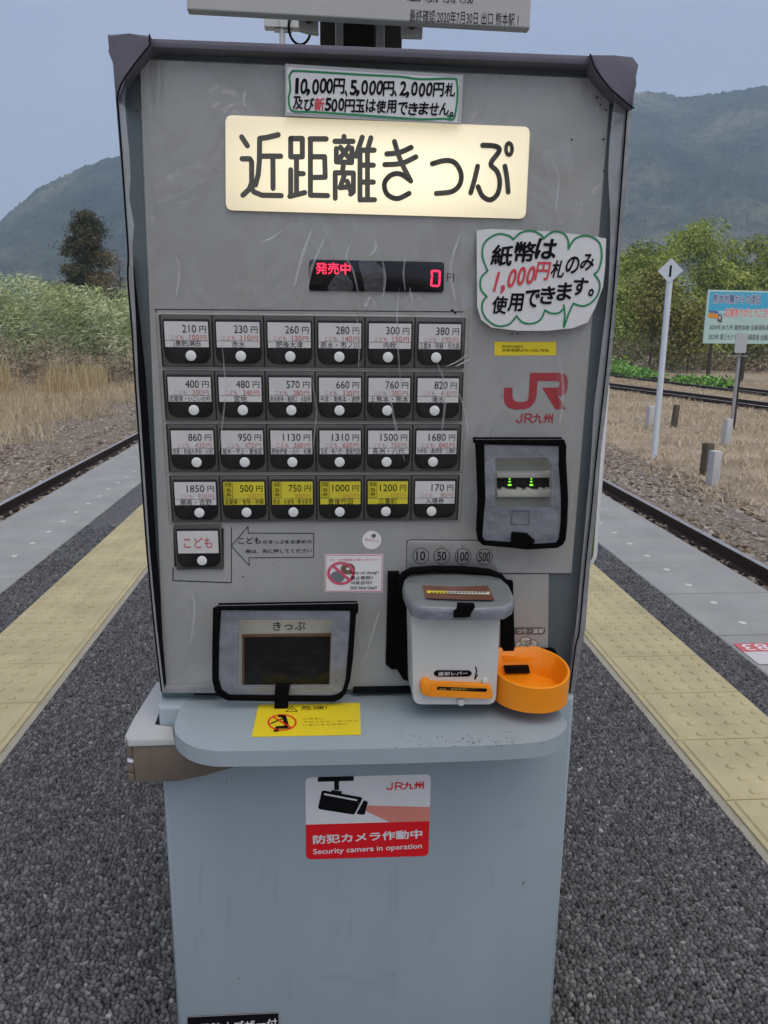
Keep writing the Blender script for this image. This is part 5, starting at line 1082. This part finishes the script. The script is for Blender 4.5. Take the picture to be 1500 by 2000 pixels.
# billboard
BX, BY = at(plane_frame((0, 36, 0)), 1378, 620)[0], 36.0; bl = thing('billboard', (BX+2, BY, GZ), 'pale billboard with a cyan band and Japanese thank you message on the right', 'billboard')
BB = plane_frame((BX, BY, 0), 0.10)
zt, zb_ = at(BB, 1385, 566)[1], at(BB, 1375, 671)[1]; W_ = 4.7
b = MB(); b.prism([(0, zb_), (W_, zb_), (W_, zt), (0, zt)], -0.06, 0.0, 'billboard_face', bevel=0.02); fc = b.build('board_face', bl, BB)
h_ = zt-zb_; b = MB(); b.prism([(0.10, zb_+h_*0.56), (W_-0.1, zb_+h_*0.50), (W_-0.1, zt-0.08), (0.10, zt-0.08)], 0.0, 0.004, 'billboard_cyan')
b.flat([(0.10+W_*0.97*k/20, zb_+h_*(0.47+0.10*math.sin(k*0.33+0.8))) for k in range(21)]+[(W_-0.1, zb_+h_*0.70), (0.10, zb_+h_*0.60)], 0.006, 'billboard_face')
def tl(t, x0, f0, x1, f1, m, off=0.02, n=0.012, halo=None):
    box = (x0, zb_+h_*f0, x1, zb_+h_*f1)
    if halo: b.text(t, box, n-0.003, halo, off=off+0.05)
    b.text(t, box, n, m, off=off)
tl('熊本地震からの復旧', 0.30, 0.755, 2.72, 0.925, 'text_navy', 0.02, halo='white'); tl('応援ありがとうございました', 0.95, 0.51, 4.15, 0.67, 'text_red', 0.02, halo='white')
tl('2020年 JR九州 豊肥本線 全線運転再開', 0.25, 0.25, 3.55, 0.36, 'text_slate', 0.012); tl('2023年 第三セクター 南阿蘇鉄道 全線再開', 0.25, 0.075, 3.65, 0.185, 'text_slate', 0.012)
b.prism([(0.14, zb_+h_*0.50), (0.62, zb_+h_*0.47), (0.62, zb_+h_*0.55), (0.14, zb_+h_*0.575)], 0.006, 0.016, 'orange'); b.flat([(0.14, zb_+h_*0.58), (0.60, zb_+h_*0.57), (0.66, zb_+h_*0.60), (0.14, zb_+h_*0.62)], 0.017, 'text_navy'); b.flat([(0.62, zb_+h_*0.42), (0.86, zb_+h_*0.40), (0.84, zb_+h_*0.52), (0.66, zb_+h_*0.56)], 0.017, 'ink_grey'); b.flat([(0.68, zb_+h_*0.47), (0.76, zb_+h_*0.46), (0.76, zb_+h_*0.51), (0.68, zb_+h_*0.52)], 0.019, 'white')
b.build('printed_face', fc, BB)
for x in (0.5, 2.3, 4.2):
    b = MB(); b.prism([(x-0.06, GZ), (x+0.06, GZ), (x+0.06, zt-0.1), (x-0.06, zt-0.1)], -0.18, -0.065, 'post_brown'); b.build('support_leg', bl, BB)
# marker posts in the grass
def post(x, y, h, w, m, label, nm='marker_post', rz=0.2, lean=0.0):
    b = MB(); F = Matrix.Translation((x, y, GZ)) @ Matrix.Rotation(rz, 4, 'Z') @ Matrix.Rotation(lean, 4, 'Y')
    b.prism([(-w/2, -0.1), (w/2, -0.1), (w/2*0.94, h), (-w/2*0.94, h)], -w/2, w/2, m, bevel=0.012)
    tag(b.build(nm, None, F, smooth=40), label, 'post', 'short posts in the dry grass')
post(7.71, 18.13, 0.49, 0.15, 'concrete_post', 'pale concrete post close behind the diamond marker pole')
post(8.33, 18.14, 0.52, 0.115, 'wood_post', 'brown wooden post just right of the diamond marker pole', lean=0.06)
post(8.03, 15.05, 0.52, 0.135, 'concrete_post', 'pale concrete post at the foot of the signal box pole')
post(5.99, 11.75, 0.49, 0.135, 'wood_post', 'dark mossy wooden post behind the nearest concrete post')
post(5.654, 10.854, 0.50, 0.135, 'concrete_post', 'nearest pale concrete post beside the right ballast')

# ------------------------------------------------------------------ mountains
def mountain(name, ridge, d0, d1, seed, foot, scale):
    """Terrain that climbs from its foot at distance d0 to a ridge at d1 and falls away behind."""
    r = np.random.default_rng(seed); az, el = [], []
    for x, y in ridge:
        d = FWD*FPX+RIGHT*(x-750)+UP*(1000-y); az.append(math.atan2(d.x, d.y)); el.append(d.z/math.hypot(d.x, d.y))
    na, nr = 420, 110; A_ = np.linspace(az[0], az[-1], na); E = np.interp(A_, az, el); T = np.linspace(0, 1.5, nr)
    AA, TT = np.meshgrid(A_, T); D = d0+(d1-d0)*TT
    prof = np.where(TT <= 1, TT**1.45, 1-(TT-1)*1.1); Hh = E[None]*d1+CAM_H
    X, Y = np.sin(AA)*D, np.cos(AA)*D; N = np.zeros(X.shape); amp = 1.0; f = scale
    for o in range(6):
        ph = r.uniform(0, 6.28, 6); th = r.uniform(0, 6.28, 3)
        n_ = sum(np.sin((X*math.cos(t)+Y*math.sin(t))*f*(1+0.3*i)+ph[i]+1.5*np.sin((X*math.sin(t)-Y*math.cos(t))*f*0.7+ph[i+3])) for i, t in enumerate(th))/3
        N += amp*(1-2*np.abs(n_)) if o < 3 else amp*n_; amp *= 0.5; f *= 2.1
    rel = np.sin(np.pi*np.clip(TT, 0, 1))
    Z = foot+prof*(Hh-foot)+N*(E[None]*d1)*0.10*rel + r.normal(0, 1.0, X.shape)*(TT > 0.05)*0.8
    Z = np.maximum(Z, GZ-8)
    i = np.arange(X.size).reshape(nr, na); F = np.stack([i[:-1, :-1], i[:-1, 1:], i[1:, 1:], i[1:, :-1]], -1).reshape(-1, 4)
    return tag(raw_mesh(name, np.stack([X, Y, Z], -1).reshape(-1, 3), F, 'mountain', smooth=True), kind='structure')
def mountain_mat():
    m = mat('mountain', (0.05, 0.06, 0.03), 0.95); nt = m.node_tree; N, L = nt.nodes, nt.links; b = N['Principled BSDF']; tc = N.new('ShaderNodeTexCoord')
    def nz(s, d, ro=0.6):
        n = N.new('ShaderNodeTexNoise'); n.inputs['Scale'].default_value = s; n.inputs['Detail'].default_value = d; n.inputs['Roughness'].default_value = ro; L.new(tc.outputs['Object'], n.inputs['Vector']); return n
    a, c = nz(0.0065, 8, 0.66), nz(0.09, 5)
    cr = N.new('ShaderNodeValToRGB'); e = cr.color_ramp.elements; e[0].position = 0.40; e[0].color = (0.014, 0.026, 0.020, 1); e[1].position = 0.70; e[1].color = (0.19, 0.175, 0.11, 1); x = e.new(0.53); x.color = (0.045, 0.062, 0.038, 1); L.new(a.outputs[0], cr.inputs[0])
    mr = N.new('ShaderNodeMapRange'); mr.inputs[1].default_value = 0.35; mr.inputs[2].default_value = 0.65; mr.inputs[3].default_value = 0.5; mr.inputs[4].default_value = 1.5; L.new(c.outputs[0], mr.inputs[0])
    mx = N.new('ShaderNodeMix'); mx.data_type = 'RGBA'; mx.blend_type = 'MULTIPLY'; mx.inputs[0].default_value = 1; L.new(cr.outputs[0], mx.inputs[6]); L.new(mr.outputs[0], mx.inputs[7]); L.new(mx.outputs[2], b.inputs['Base Color'])
    bp = N.new('ShaderNodeBump'); bp.inputs['Strength'].default_value = 1.0; bp.inputs['Distance'].default_value = 8; L.new(c.outputs[0], bp.inputs['Height']); L.new(bp.outputs[0], b.inputs['Normal'])
mountain_mat()
mountain('mountain', [(-500, 640), (-250, 560), (0, 430), (40, 395), (70, 368), (115, 345), (160, 325), (200, 310), (235, 303), (330, 300), (430, 330), (560, 430), (700, 600)], 420, 800, 4, 4, 0.011)
mountain('mountain', [(700, 600), (820, 430), (950, 300), (1080, 220), (1170, 185), (1240, 177), (1300, 179), (1325, 188), (1350, 187), (1400, 181), (1450, 172), (1500, 164), (1700, 150), (1950, 200)], 480, 980, 9, 30, 0.008)

# ------------------------------------------------------------------ air
hz = bpy.data.materials.new('haze_air'); hz.use_nodes = True; nt = hz.node_tree; nt.nodes.remove(nt.nodes['Principled BSDF'])
pv = nt.nodes.new('ShaderNodeVolumePrincipled'); pv.inputs['Color'].default_value = (0.58, 0.79, 1.0, 1); pv.inputs['Density'].default_value = 0.0006; nt.links.new(pv.outputs[0], nt.nodes['Material Output'].inputs['Volume'])
MATS['haze_air'] = hz
V = [(x, y, z) for x in (-1900, 1900) for y in (-300, 1750) for z in (-12, 420)]
o = raw_mesh('haze', V, [(0, 1, 3, 2), (4, 6, 7, 5), (0, 4, 5, 1), (2, 3, 7, 6), (0, 2, 6, 4), (1, 5, 7, 3)], 'haze_air'); tag(o, 'pale blue air', kind='stuff')
